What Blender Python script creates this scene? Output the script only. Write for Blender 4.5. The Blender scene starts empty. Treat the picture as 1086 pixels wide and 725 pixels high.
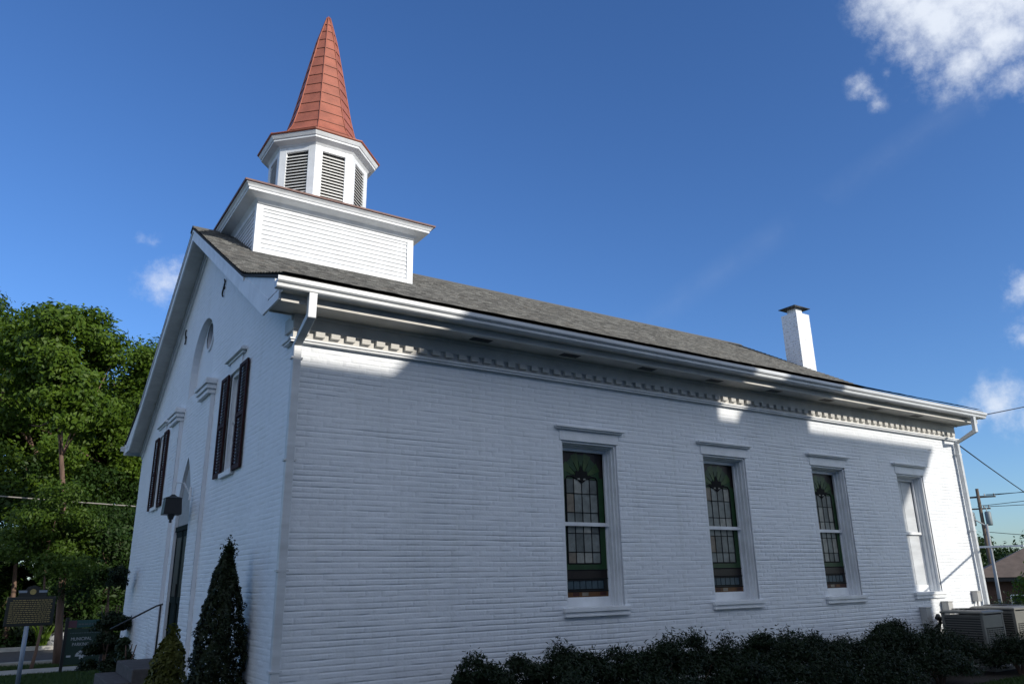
import bpy, bmesh, math, random
import numpy as np
from mathutils import Vector, Matrix
from mathutils.geometry import tessellate_polygon
random.seed(7); rng = np.random.default_rng(7)
R = math.radians
scene = bpy.context.scene
C = scene.collection

# ------------------------------------------------------------ camera, light
cam = bpy.data.cameras.new('camera'); camo = bpy.data.objects.new('camera', cam); C.objects.link(camo)
ax = Vector((0.837573, -0.546051, -0.017308)); dn = Vector((0.148236, 0.257639, -0.954803)); fw = Vector((0.52583, 0.797151, 0.296736))
M = Matrix((ax, -dn, -fw)).transposed().to_4x4(); M.translation = Vector((-2.482, -8.292, 1.65))
camo.matrix_world = M
cam.sensor_width = 36; cam.lens = 26.645; cam.clip_start = .05; cam.clip_end = 5000
scene.camera = camo

TAN_P, TAN_A = .42, .384                      # sun: profile angle against the long wall, azimuth off its normal
sun_dir = Vector((TAN_A, -1, TAN_P)).normalized()
elev = math.asin(sun_dir.z); rot = math.atan2(sun_dir.x, sun_dir.y)
sl = bpy.data.lights.new('sun', 'SUN'); sl.energy = 4.0; sl.angle = R(.53); sl.color = (1, .93, .82)
so = bpy.data.objects.new('sun', sl); C.objects.link(so); so.rotation_euler = sun_dir.to_track_quat('Z', 'Y').to_euler()

w = bpy.data.worlds.new('World'); scene.world = w; w.use_nodes = True
nt = w.node_tree; N = nt.nodes; L = nt.links; N.clear()
out = N.new('ShaderNodeOutputWorld'); bg = N.new('ShaderNodeBackground'); bg.inputs[1].default_value = .138
sky = N.new('ShaderNodeTexSky'); sky.sky_type = 'NISHITA'; sky.sun_disc = False
sky.sun_elevation = elev; sky.sun_rotation = rot; sky.air_density = 1.0; sky.dust_density = .5; sky.ozone_density = 2.2
tc = N.new('ShaderNodeTexCoord')
noi = N.new('ShaderNodeTexNoise'); noi.inputs['Scale'].default_value = 9; noi.inputs['Detail'].default_value = 8; noi.inputs['Roughness'].default_value = .62
L.new(tc.outputs['Generated'], noi.inputs['Vector'])
def wmath(op, a, b=None, clamp=False):
    m = N.new('ShaderNodeMath'); m.operation = op; m.use_clamp = clamp
    for i, v in enumerate((a, b)):
        if v is None: continue
        if isinstance(v, (int, float)): m.inputs[i].default_value = v
        else: L.new(v, m.inputs[i])
    return m.outputs[0]
# cumulus clouds, plus unseen ones added as fill: soft blobs at directions in the sky, broken up by noise (direction x, y, z, angular radius, weight)
BLOBS = [(.742, .335, .610, .055, 1.15), (.755, .320, .585, .055, 1.2), (.765, .307, .566, .055, 1.25), (.79, .27, .59, .11, 1.3), (.797, .305, .522, .034, 1.15), (.801, .273, .533, .055, 1.1),
         (.822, .275, .497, .032, .9), (.84, .25, .50, .05, .9), (.79, .25, .63, .10, 1),
         (.748, .399, .531, .020, .66), (.754, .395, .522, .016, .60), (.764, .393, .509, .015, .58), (.758, .372, .535, .011, .5),
         (.903, .335, .293, .034, .8), (.915, .338, .262, .024, .7), (.898, .352, .240, .02, .7),
         (.904, .392, .172, .040, .8), (.915, .36, .16, .040, .85), (.893, .41, .165, .03, .7),
         (.118, .931, .345, .036, .85), (.132, .926, .352, .032, .85), (.104, .935, .335, .024, .52), (.100, .917, .386, .016, .42), (.085, .92, .388, .012, .38),
         (0, -.75, .62, .80, 1.8), (-.82, -.25, .5, .62, 1.4), (.75, -.6, .45, .45, 1.8)]  # unseen clouds outside the view, added to brighten the shaded walls
mx = None
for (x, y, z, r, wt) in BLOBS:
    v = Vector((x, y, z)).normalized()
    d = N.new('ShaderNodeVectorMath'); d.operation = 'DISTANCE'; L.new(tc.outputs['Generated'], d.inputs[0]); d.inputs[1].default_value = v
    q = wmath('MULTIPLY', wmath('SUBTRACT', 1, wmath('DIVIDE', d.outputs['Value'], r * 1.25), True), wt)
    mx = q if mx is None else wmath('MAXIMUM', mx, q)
noi2 = N.new('ShaderNodeTexNoise'); noi2.inputs['Scale'].default_value = 34; noi2.inputs['Detail'].default_value = 10; noi2.inputs['Roughness'].default_value = .66
L.new(tc.outputs['Generated'], noi2.inputs['Vector'])
dens = wmath('ADD', mx, wmath('MULTIPLY', wmath('SUBTRACT', noi2.outputs['Fac'], .5), 1.35))
dens = wmath('ADD', dens, wmath('MULTIPLY', wmath('SUBTRACT', noi.outputs['Fac'], .5), .7))
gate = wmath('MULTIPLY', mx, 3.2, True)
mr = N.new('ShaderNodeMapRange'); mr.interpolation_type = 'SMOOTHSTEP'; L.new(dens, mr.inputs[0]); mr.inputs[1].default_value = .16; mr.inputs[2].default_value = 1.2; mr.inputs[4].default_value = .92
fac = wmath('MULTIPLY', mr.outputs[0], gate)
# a very faint streak of high cirrus
dot = N.new('ShaderNodeVectorMath'); dot.operation = 'DOT_PRODUCT'; L.new(tc.outputs['Generated'], dot.inputs[0])
pn = Vector((.744, .537, .398)).cross(Vector((.80, .36, .47))).normalized(); dot.inputs[1].default_value = pn
st = wmath('SUBTRACT', 1, wmath('DIVIDE', wmath('ABSOLUTE', dot.outputs['Value']), .022), True)
st = wmath('MULTIPLY', wmath('MULTIPLY', st, wmath('MULTIPLY', wmath('SUBTRACT', noi.outputs['Fac'], .40), 3, True)), .05)
hue = N.new('ShaderNodeHueSaturation'); hue.inputs['Hue'].default_value = .5; hue.inputs['Saturation'].default_value = 1.12; hue.inputs['Value'].default_value = 1.0
L.new(sky.outputs[0], hue.inputs['Color'])
tint = N.new('ShaderNodeMix'); tint.data_type = 'RGBA'; tint.blend_type = 'MULTIPLY'; tint.inputs[0].default_value = 1; tint.inputs[7].default_value = (.68, .88, 1.22, 1)
L.new(hue.outputs[0], tint.inputs[6])
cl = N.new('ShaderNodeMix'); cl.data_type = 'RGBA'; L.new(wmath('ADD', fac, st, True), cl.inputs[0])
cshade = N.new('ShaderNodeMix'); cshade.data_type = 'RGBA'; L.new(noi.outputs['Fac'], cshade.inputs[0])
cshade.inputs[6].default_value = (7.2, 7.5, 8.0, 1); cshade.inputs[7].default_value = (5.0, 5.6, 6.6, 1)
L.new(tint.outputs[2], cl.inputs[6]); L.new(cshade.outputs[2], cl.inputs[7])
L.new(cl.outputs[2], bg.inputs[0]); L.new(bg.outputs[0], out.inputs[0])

scene.view_settings.view_transform = 'Standard'; scene.view_settings.look = 'None'
scene.view_settings.exposure = 0.0; scene.view_settings.gamma = 1
scene.render.engine = 'CYCLES'; scene.cycles.max_bounces = 8; scene.cycles.diffuse_bounces = 5

# ------------------------------------------------------------ materials
def mat(name, col, rough=.6, var=.0, vscale=8., bump=0., bscale=40., col2=None, spec=.5, metal=0., stretch=None, detail=6):
    m = bpy.data.materials.new(name); m.use_nodes = True
    n = m.node_tree.nodes; l = m.node_tree.links; b = n['Principled BSDF']
    b.inputs['Base Color'].default_value = (*col, 1); b.inputs['Roughness'].default_value = rough
    b.inputs['Specular IOR Level'].default_value = spec; b.inputs['Metallic'].default_value = metal
    t = n.new('ShaderNodeTexCoord'); vec = t.outputs['Object']
    if stretch:
        mp = n.new('ShaderNodeMapping'); mp.inputs['Scale'].default_value = stretch; l.new(vec, mp.inputs[0]); vec = mp.outputs[0]
    if var or col2:
        nz = n.new('ShaderNodeTexNoise'); nz.inputs['Scale'].default_value = vscale; nz.inputs['Detail'].default_value = detail; nz.inputs['Roughness'].default_value = .6
        l.new(vec, nz.inputs['Vector'])
        cr = n.new('ShaderNodeValToRGB'); l.new(nz.outputs['Fac'], cr.inputs[0])
        c2 = col2 or tuple(c * (1 - var) for c in col); c1 = col if col2 else tuple(min(1, c * (1 + var)) for c in col)
        cr.color_ramp.elements[0].position = .35; cr.color_ramp.elements[1].position = .65
        cr.color_ramp.elements[0].color = (*c2, 1); cr.color_ramp.elements[1].color = (*c1, 1)
        l.new(cr.outputs[0], b.inputs['Base Color'])
    if bump:
        nb = n.new('ShaderNodeTexNoise'); nb.inputs['Scale'].default_value = bscale; nb.inputs['Detail'].default_value = 5
        l.new(vec, nb.inputs['Vector'])
        bp = n.new('ShaderNodeBump'); bp.inputs['Strength'].default_value = bump; bp.inputs['Distance'].default_value = .01
        l.new(nb.outputs['Fac'], bp.inputs['Height']); l.new(bp.outputs[0], b.inputs['Normal'])
    return m

def brick_paint(name, axis, chips=.70):
    """white painted brick; axis = which object coordinate runs along the wall"""
    m = bpy.data.materials.new(name); m.use_nodes = True
    n = m.node_tree.nodes; l = m.node_tree.links; b = n['Principled BSDF']; b.inputs['Roughness'].default_value = .55
    t = n.new('ShaderNodeTexCoord'); s = n.new('ShaderNodeSeparateXYZ'); l.new(t.outputs['Object'], s.inputs[0])
    cmb = n.new('ShaderNodeCombineXYZ'); l.new(s.outputs[axis], cmb.inputs[0]); l.new(s.outputs[2], cmb.inputs[1])
    nz0 = n.new('ShaderNodeTexNoise'); nz0.inputs['Scale'].default_value = 3.; nz0.inputs['Detail'].default_value = 3; l.new(cmb.outputs[0], nz0.inputs['Vector'])
    br = n.new('ShaderNodeTexBrick'); br.inputs['Scale'].default_value = 1; br.inputs['Brick Width'].default_value = .215; br.inputs['Row Height'].default_value = .068
    br.inputs['Mortar Size'].default_value = .0045; br.inputs['Mortar Smooth'].default_value = .6
    l.new(cmb.outputs[0], br.inputs['Vector'])
    br.inputs['Color1'].default_value = (1, 1, 1, 1); br.inputs['Color2'].default_value = (.90, .90, .90, 1); br.inputs['Mortar'].default_value = (.72, .72, .72, 1)
    nz = n.new('ShaderNodeTexNoise'); nz.inputs['Scale'].default_value = 1.3; nz.inputs['Detail'].default_value = 8; nz.inputs['Roughness'].default_value = .65
    l.new(cmb.outputs[0], nz.inputs['Vector'])
    cr = n.new('ShaderNodeValToRGB'); l.new(nz.outputs['Fac'], cr.inputs[0])
    cr.color_ramp.elements[0].position = .3; cr.color_ramp.elements[1].position = .7
    cr.color_ramp.elements[0].color = (.72, .755, .80, 1); cr.color_ramp.elements[1].color = (.78, .81, .85, 1)
    # joint visibility varies: paint has filled some joints
    nv = n.new('ShaderNodeTexNoise'); nv.inputs['Scale'].default_value = 2.2; nv.inputs['Detail'].default_value = 4; l.new(cmb.outputs[0], nv.inputs['Vector'])
    mr = n.new('ShaderNodeMapRange'); l.new(nv.outputs['Fac'], mr.inputs[0]); mr.inputs[1].default_value = .4; mr.inputs[2].default_value = .62; mr.inputs[3].default_value = .0; mr.inputs[4].default_value = .12
    mix = n.new('ShaderNodeMix'); mix.data_type = 'RGBA'; mix.blend_type = 'MULTIPLY'
    l.new(mr.outputs[0], mix.inputs[0]); l.new(cr.outputs[0], mix.inputs[6]); l.new(br.outputs['Color'], mix.inputs[7])
    # soiled streaks and splash towards the ground
    ns = n.new('ShaderNodeTexNoise'); ns.inputs['Scale'].default_value = 6; ns.inputs['Detail'].default_value = 6
    mp = n.new('ShaderNodeMapping'); mp.inputs['Scale'].default_value = (1, .12, 1); l.new(cmb.outputs[0], mp.inputs[0]); l.new(mp.outputs[0], ns.inputs['Vector'])
    cs = n.new('ShaderNodeValToRGB'); l.new(ns.outputs['Fac'], cs.inputs[0]); cs.color_ramp.elements[0].position = .52; cs.color_ramp.elements[1].position = .72
    cs.color_ramp.elements[0].color = (1, 1, 1, 1); cs.color_ramp.elements[1].color = (.93, .93, .915, 1)
    mix2 = n.new('ShaderNodeMix'); mix2.data_type = 'RGBA'; mix2.blend_type = 'MULTIPLY'; mix2.inputs[0].default_value = .8
    l.new(mix.outputs[2], mix2.inputs[6]); l.new(cs.outputs[0], mix2.inputs[7]); l.new(mix2.outputs[2], b.inputs['Base Color'])
    nc_ = n.new('ShaderNodeTexNoise'); nc_.inputs['Scale'].default_value = 26; nc_.inputs['Detail'].default_value = 4; nc_.inputs['Roughness'].default_value = .7
    mpc = n.new('ShaderNodeMapping'); mpc.inputs['Scale'].default_value = (.45, 1, 1); l.new(cmb.outputs[0], mpc.inputs[0]); l.new(mpc.outputs[0], nc_.inputs['Vector'])
    cc_ = n.new('ShaderNodeMapRange'); l.new(nc_.outputs['Fac'], cc_.inputs[0]); cc_.inputs[1].default_value = chips; cc_.inputs[2].default_value = chips + .03
    mx3 = n.new('ShaderNodeMix'); mx3.data_type = 'RGBA'; l.new(cc_.outputs[0], mx3.inputs[0]); l.new(mix2.outputs[2], mx3.inputs[6]); mx3.inputs[7].default_value = (.33, .31, .30, 1); l.new(mx3.outputs[2], b.inputs['Base Color'])
    nb = n.new('ShaderNodeTexNoise'); nb.inputs['Scale'].default_value = 38; nb.inputs['Detail'].default_value = 5; l.new(cmb.outputs[0], nb.inputs['Vector'])
    add = n.new('ShaderNodeMath'); add.operation = 'MULTIPLY_ADD'; l.new(br.outputs['Fac'], add.inputs[0]); add.inputs[1].default_value = -.04; l.new(nb.outputs['Fac'], add.inputs[2])
    bp = n.new('ShaderNodeBump'); bp.inputs['Strength'].default_value = .5; bp.inputs['Distance'].default_value = .006
    l.new(add.outputs[0], bp.inputs['Height']); l.new(bp.outputs[0], b.inputs['Normal'])
    return m

def shingles():
    m = bpy.data.materials.new('asphalt_shingles'); m.use_nodes = True
    n = m.node_tree.nodes; l = m.node_tree.links; b = n['Principled BSDF']; b.inputs['Roughness'].default_value = .9
    t = n.new('ShaderNodeTexCoord'); mp = n.new('ShaderNodeMapping'); l.new(t.outputs['UV'], mp.inputs[0])
    def mth(op, a, b=None):
        m_ = n.new('ShaderNodeMath'); m_.operation = op
        for k_, v_ in enumerate((a, b)):
            if v_ is None: continue
            if isinstance(v_, (int, float)): m_.inputs[k_].default_value = v_
            else: l.new(v_, m_.inputs[k_])
        return m_.outputs[0]
    sp_ = n.new('ShaderNodeSeparateXYZ'); l.new(mp.outputs[0], sp_.inputs[0])
    row = mth('FLOOR', mth('DIVIDE', sp_.outputs[1], .14)); wr = n.new('ShaderNodeTexWhiteNoise'); wr.noise_dimensions = '1D'; l.new(row, wr.inputs['W'])
    col_ = mth('FLOOR', mth('ADD', mth('DIVIDE', sp_.outputs[0], .10), mth('MULTIPLY', wr.outputs['Value'], 7.3)))
    cb = n.new('ShaderNodeCombineXYZ'); l.new(row, cb.inputs[0]); l.new(col_, cb.inputs[1]); wn_ = n.new('ShaderNodeTexWhiteNoise'); wn_.noise_dimensions = '2D'; l.new(cb.outputs[0], wn_.inputs['Vector'])
    class _O: pass
    br = _O(); br.outputs = {'Color': wn_.outputs['Value']}
    cr = n.new('ShaderNodeValToRGB'); l.new(wn_.outputs['Value'], cr.inputs[0]); e = cr.color_ramp.elements
    e[0].position = 0; e[0].color = (.055, .056, .056, 1); e[1].position = 1; e[1].color = (.12, .115, .108, 1)
    for p, c in ((.25, (.115, .118, .116)), (.5, (.085, .087, .087)), (.75, (.175, .18, .176)), (.9, (.14, .142, .14))):
        x = e.new(p); x.color = (*c, 1)
    nz = n.new('ShaderNodeTexNoise'); nz.inputs['Scale'].default_value = 90; nz.inputs['Detail'].default_value = 4; l.new(t.outputs['UV'], nz.inputs['Vector'])
    cr2 = n.new('ShaderNodeValToRGB'); l.new(nz.outputs['Fac'], cr2.inputs[0]); cr2.color_ramp.elements[0].position = .3; cr2.color_ramp.elements[1].position = .7
    cr2.color_ramp.elements[0].color = (.6, .6, .6, 1); cr2.color_ramp.elements[1].color = (1.25, 1.22, 1.18, 1)
    mx = n.new('ShaderNodeMix'); mx.data_type = 'RGBA'; mx.blend_type = 'MULTIPLY'; mx.inputs[0].default_value = 1
    l.new(cr.outputs[0], mx.inputs[6]); l.new(cr2.outputs[0], mx.inputs[7]); l.new(mx.outputs[2], b.inputs['Base Color'])
    bp = n.new('ShaderNodeBump'); bp.inputs['Strength'].default_value = .8; bp.inputs['Distance'].default_value = .012
    ad = n.new('ShaderNodeMath'); ad.operation = 'ADD'; l.new(br.outputs['Color'], ad.inputs[0]); l.new(nz.outputs['Fac'], ad.inputs[1])
    l.new(ad.outputs[0], bp.inputs['Height']); l.new(bp.outputs[0], b.inputs['Normal'])
    return m

def leafmat(name, c1, c2, trans=.3):
    m = bpy.data.materials.new(name); m.use_nodes = True
    n = m.node_tree.nodes; l = m.node_tree.links; b = n['Principled BSDF']; b.inputs['Roughness'].default_value = .55; b.inputs['Specular IOR Level'].default_value = .3
    t = n.new('ShaderNodeTexCoord'); nz = n.new('ShaderNodeTexNoise'); nz.inputs['Scale'].default_value = 2.5; nz.inputs['Detail'].default_value = 9; nz.inputs['Roughness'].default_value = .8
    l.new(t.outputs['Object'], nz.inputs['Vector']); cr = n.new('ShaderNodeValToRGB'); l.new(nz.outputs['Fac'], cr.inputs[0])
    cr.color_ramp.elements[0].position = .35; cr.color_ramp.elements[1].position = .65
    cr.color_ramp.elements[0].color = (*c1, 1); cr.color_ramp.elements[1].color = (*c2, 1); l.new(cr.outputs[0], b.inputs['Base Color'])
    tr = n.new('ShaderNodeBsdfTranslucent'); ms = n.new('ShaderNodeMixShader'); ms.inputs[0].default_value = trans
    l.new(cr.outputs[0], tr.inputs[0]); l.new(b.outputs[0], ms.inputs[1]); l.new(tr.outputs[0], ms.inputs[2]); l.new(ms.outputs[0], n['Material Output'].inputs[0])
    return m

WHITE = mat('white_trim_paint', (.74, .765, .79), .5, .08, 3.5, .25, 45)
WHITE2 = mat('white_gutter_enamel', (.56, .59, .62), .4, .12, 2.2, .1, 20, stretch=(.6, 3, 3))
SOFF = mat('soffit_eave_shade_grey', (.58, .57, .54), .6, .10, 3, .1, 50)  # greyer soffit white; on fascia and dentils it paints in the eave shade
BRX = brick_paint('white_painted_brick_long', 0); BRY = brick_paint('white_painted_brick_gable', 1)
SHING = shingles()
TERRA = mat('terracotta_metal_shingle', (.34, .108, .066), .5, .16, 3.2, .25, 30)
RUST = mat('dark_red_roof_edge', (.15, .065, .052), .5, .2, 8)
SEAM = mat('spire_seam_dark_red', (.17, .055, .035), .6)  # darker red of the lap seams between spire bands
DARK = mat('dark_void', (.012, .012, .014), .8)
LOUV = mat('louver_white', (.68, .68, .66), .5, .06, 6)
BLACK = mat('black_metal', (.015, .015, .016), .4)
SHUT = mat('oxblood_shutter_paint', (.034, .010, .010), .7, .15, 10, spec=.2)
DOORM = mat('dark_green_door_paint', (.010, .017, .015), .8, spec=.1)
GLASSD = mat('dark_window_glass', (.012, .014, .016), .3, spec=.15)
STONE = mat('dark_brick_step', (.07, .062, .06), .85, .25, 10, .4, 40)
IRON = mat('black_iron', (.02, .019, .02), .6)
LEAD = mat('lead_came', (.010, .011, .012), .8, spec=.2)
GRASS = mat('lawn_ground', (.030, .055, .014), .9, 0, 3, .8, 60, col2=(.018, .030, .010))
SOIL = mat('mulch_soil', (.030, .022, .016), .95, .3, 20, .8, 50)
ASPH = mat('asphalt', (.085, .083, .082), .9, .15, 4, .5, 120)
CONC = mat('concrete_walk', (.36, .35, .32), .85, .12, 3, .3, 60)
BARK = mat('tree_bark', (.15, .095, .07), .9, .3, 9, .9, 30, stretch=(1, 1, .15))
WOODP = mat('weathered_pole_wood', (.11, .085, .065), .9, .2, 12, .5, 30, stretch=(1, 1, .1))

# ------------------------------------------------------------ helpers
def tag(o, label=None, cat=None, group=None, kind=None):
    for k, v in (('label', label), ('category', cat), ('group', group), ('kind', kind)):
        if v: o[k] = v
    return o
def empty(name, loc=(0, 0, 0), rz=0):
    o = bpy.data.objects.new(name, None); C.objects.link(o); o.location = loc; o.rotation_euler = (0, 0, rz); return o
class MB:
    """collects shapes, links them as one mesh object; several materials allowed"""
    def __init__(s): s.v = []; s.f = []; s.m = []
    def add(s, vs, fs, mi=0):
        o = len(s.v); s.v += [tuple(map(float, v)) for v in vs]; s.f += [tuple(o + i for i in f) for f in fs]; s.m += [mi] * len(fs); return s
    def box(s, a, b, mi=0):
        (x0, y0, z0), (x1, y1, z1) = a, b
        return s.add([(x0, y0, z0), (x1, y0, z0), (x1, y1, z0), (x0, y1, z0), (x0, y0, z1), (x1, y0, z1), (x1, y1, z1), (x0, y1, z1)],
                     [(0, 3, 2, 1), (4, 5, 6, 7), (0, 1, 5, 4), (1, 2, 6, 5), (2, 3, 7, 6), (3, 0, 4, 7)], mi)
    def hexa(s, pts, mi=0):
        return s.add(pts, [(0, 3, 2, 1), (4, 5, 6, 7), (0, 1, 5, 4), (1, 2, 6, 5), (2, 3, 7, 6), (3, 0, 4, 7)], mi)
    def sweep(s, prof, a, b, mi=0):
        """prof: closed list of offsets (3D vectors); swept from point a to point b"""
        n = len(prof); a = Vector(a); b = Vector(b)
        vs = [a + Vector(p) for p in prof] + [b + Vector(p) for p in prof]
        fs = [(i, (i + 1) % n, n + (i + 1) % n, n + i) for i in range(n)] + [tuple(range(n))[::-1], tuple(range(n, 2 * n))]
        return s.add(vs, fs, mi)
    def tube(s, pts, r, n=8, mi=0, cap=True):
        pts = [Vector(p) for p in pts]; rs = r if isinstance(r, (list, tuple)) else [r] * len(pts); rings = []
        for i, p in enumerate(pts):
            t = (pts[min(i + 1, len(pts) - 1)] - pts[max(i - 1, 0)]).normalized()
            u = t.cross(Vector((0, 0, 1)) if abs(t.z) < .9 else Vector((1, 0, 0))).normalized(); v = t.cross(u)
            rings.append([p + (u * math.cos(2 * math.pi * k / n) + v * math.sin(2 * math.pi * k / n)) * rs[i] for k in range(n)])
        vs = [q for rg in rings for q in rg]; fs = []
        for i in range(len(pts) - 1):
            for k in range(n): fs.append((i * n + k, i * n + (k + 1) % n, (i + 1) * n + (k + 1) % n, (i + 1) * n + k))
        if cap: fs += [tuple(range(n))[::-1], tuple((len(pts) - 1) * n + k for k in range(n))]
        return s.add(vs, fs, mi)
    def rings(s, rings, mi=0, cap=(True, True)):
        n = len(rings[0]); vs = [q for rg in rings for q in rg]; fs = []
        for i in range(len(rings) - 1):
            for k in range(n): fs.append((i * n + k, i * n + (k + 1) % n, (i + 1) * n + (k + 1) % n, (i + 1) * n + k))
        if cap[0]: fs.append(tuple(range(n))[::-1])
        if cap[1]: fs.append(tuple((len(rings) - 1) * n + k for k in range(n)))
        return s.add(vs, fs, mi)
    def poly(s, loops, f3, mi=0):
        """flat polygon with holes; loops are 2D lists, f3 maps (u,v) -> 3D"""
        pl = [[Vector((p[0], p[1], 0)) for p in lp] for lp in loops]; tri = tessellate_polygon(pl)
        flat = [p for lp in loops for p in lp]
        return s.add([f3(*p) for p in flat], [tuple(t) for t in tri], mi)
    def build(s, name, m, parent=None, bevel=0, smooth=False, fixn=True):
        me = bpy.data.meshes.new(name); me.from_pydata(s.v, [], s.f)
        ms = m if isinstance(m, (list, tuple)) else [m]
        for q in ms: me.materials.append(q)
        if len(ms) > 1: me.polygons.foreach_set('material_index', s.m)
        if fixn:
            bm = bmesh.new(); bm.from_mesh(me); bmesh.ops.recalc_face_normals(bm, faces=bm.faces); bm.to_mesh(me); bm.free()
        if smooth: me.polygons.foreach_set('use_smooth', [True] * len(me.polygons))
        o = bpy.data.objects.new(name, me); C.objects.link(o)
        if parent: o.parent = parent
        if bevel:
            b = o.modifiers.new('b', 'BEVEL'); b.width = bevel; b.segments = 2; b.limit_method = 'ANGLE'; b.angle_limit = R(50)
        return o
def npmesh(name, V, F, m, parent=None, smooth=False, uv=None):
    me = bpy.data.meshes.new(name); V = np.asarray(V, np.float32); F = np.asarray(F, np.int32)
    me.vertices.add(len(V)); me.vertices.foreach_set('co', V.ravel()); k = F.shape[1]
    me.loops.add(F.size); me.loops.foreach_set('vertex_index', F.ravel()); me.polygons.add(len(F))
    me.polygons.foreach_set('loop_start', np.arange(0, F.size, k, dtype=np.int32)); me.polygons.foreach_set('loop_total', np.full(len(F), k, np.int32))
    if smooth: me.polygons.foreach_set('use_smooth', np.ones(len(F), bool))
    if uv is not None:
        l = me.uv_layers.new(name='uv'); l.data.foreach_set('uv', np.asarray(uv, np.float32)[F.ravel()].ravel())
    me.update(calc_edges=True); me.validate(); me.materials.append(m)
    o = bpy.data.objects.new(name, me); C.objects.link(o)
    if parent: o.parent = parent
    return o
def hash2(i, j, seed=0):
    h = np.sin(i * 127.1 + j * 311.7 + seed * 74.7) * 43758.5453
    return h - np.floor(h)
def vnoise(x, y, seed=0):
    xi = np.floor(x); yi = np.floor(y); xf = x - xi; yf = y - yi; u = xf * xf * (3 - 2 * xf); v = yf * yf * (3 - 2 * yf)
    return (hash2(xi, yi, seed) * (1 - u) + hash2(xi + 1, yi, seed) * u) * (1 - v) + (hash2(xi, yi + 1, seed) * (1 - u) + hash2(xi + 1, yi + 1, seed) * u) * v
COURSE = .0615
def brick_wall(name, mapping, u0, u1, v0, v1, holes, m, parent, top=None, seed=0, du=.05, flip=False, joint=1.):
    """painted brick laid course by course: real joints of uneven depth; mapping(U, V, D) -> xyz, D = depth into the wall"""
    hb_ = .098; ks = np.arange(int(u0 / hb_) - 1, int(u1 / hb_) + 2) * hb_
    us = [x for x in np.concatenate([ks, ks + .0075, ks + .054, ks + hb_ - .0075]) if u0 < x < u1] + [u0, u1]
    vs = []
    for k in range(int(v0 / COURSE) - 1, int(v1 / COURSE) + 2):
        c = k * COURSE
        vs += [c, c + .007, c + .02, c + COURSE - .02, c + COURSE - .007]
    vs = [v for v in vs if v0 < v < v1] + [v0, v1]
    for (a, b, c, d) in holes: us += [a, b]; vs += [c, d]
    us = np.unique(np.round(us, 4)); vs = np.unique(np.round(vs, 4))
    def thin(arr, keep, eps):
        o = [arr[0]]
        for x in arr[1:]:
            if x - o[-1] < eps:
                if any(abs(x - k) < 1e-4 for k in keep): o[-1] = x
                continue
            o.append(x)
        return np.array(o)
    us = thin(us, [h[i] for h in holes for i in (0, 1)] + [u0, u1], .006); vs = thin(vs, [h[i] for h in holes for i in (2, 3)] + [v0, v1], .004)
    U, V = np.meshgrid(us, vs)
    ph = V / COURSE; near = np.abs(ph - np.round(ph)) * COURSE
    row = np.floor(ph + 1e-6); bi = np.floor((U + (row % 2) * .098) / .196)
    rr_ = np.round(ph); jn = .30 * vnoise(U * .7, rr_ * .23, seed + 3) + .35 * vnoise(U * 2.1, rr_ * 1.7, seed + 4) + .35 * vnoise(U * 8.5, rr_ * 3.1, seed + 13)
    jd = joint * (.0022 + .0070 * np.clip((jn - .42) * 3.2, 0, 1))
    D = jd * np.clip(1 - near / .0065, 0, 1)
    us_ = (U + (row % 2) * hb_) / .196; nu_ = np.abs(us_ - np.round(us_)) * .196
    vj = joint * .0040 * np.clip((vnoise(U * 9, row * 2.3, seed + 17) - .35) * 2.5, 0, 1) * np.clip(1 - nu_ / .0072, 0, 1) * (near > .005)
    D = D + vj
    D += .0022 * (hash2(bi, row, seed) - .5) * (near > .005)
    D += .006 * (vnoise(U * .5, V * .5, seed + 5) - .5) + .0026 * (vnoise(U * 7, V * 11, seed + 9) - .5) + .0028 * (vnoise(U * 19, V * 23, seed + 19) - .5)
    V2 = V + (.006 * (vnoise(U * 1.1, V * .7, seed + 11) - .5) + .005 * (vnoise(U * 4.6, V * 9, seed + 12) - .5)) * ((V > v0 + .03) & (V < v1 - .03))
    edge = np.zeros_like(U, bool)
    for (a, b, c, d) in holes: edge |= ((np.abs(U - a) < 1e-3) | (np.abs(U - b) < 1e-3)) & (V >= c - .001) & (V <= d + .001) | ((np.abs(V - c) < 1e-3) | (np.abs(V - d) < 1e-3)) & (U >= a - .001) & (U <= b + .001)
    V2 = np.where(edge, V, V2); D = np.where(edge, 0, D)
    P = np.stack(mapping(U, V2, D), -1).reshape(-1, 3)
    nu = len(us); nv = len(vs); I, J = np.meshgrid(np.arange(nu - 1), np.arange(nv - 1))
    uc = (us[:-1] + us[1:])[I] / 2; vc = (vs[:-1] + vs[1:])[J] / 2; ok = np.ones_like(uc, bool)
    for (a, b, c, d) in holes: ok &= ~((uc > a) & (uc < b) & (vc > c) & (vc < d))
    if top: ok &= vc < top(uc)
    i0 = (J * nu + I)[ok]; F = np.stack([i0, i0 + 1, i0 + nu + 1, i0 + nu], -1)
    if flip: F = F[:, ::-1]
    return npmesh(name, P, F, m, parent, smooth=False)

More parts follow.
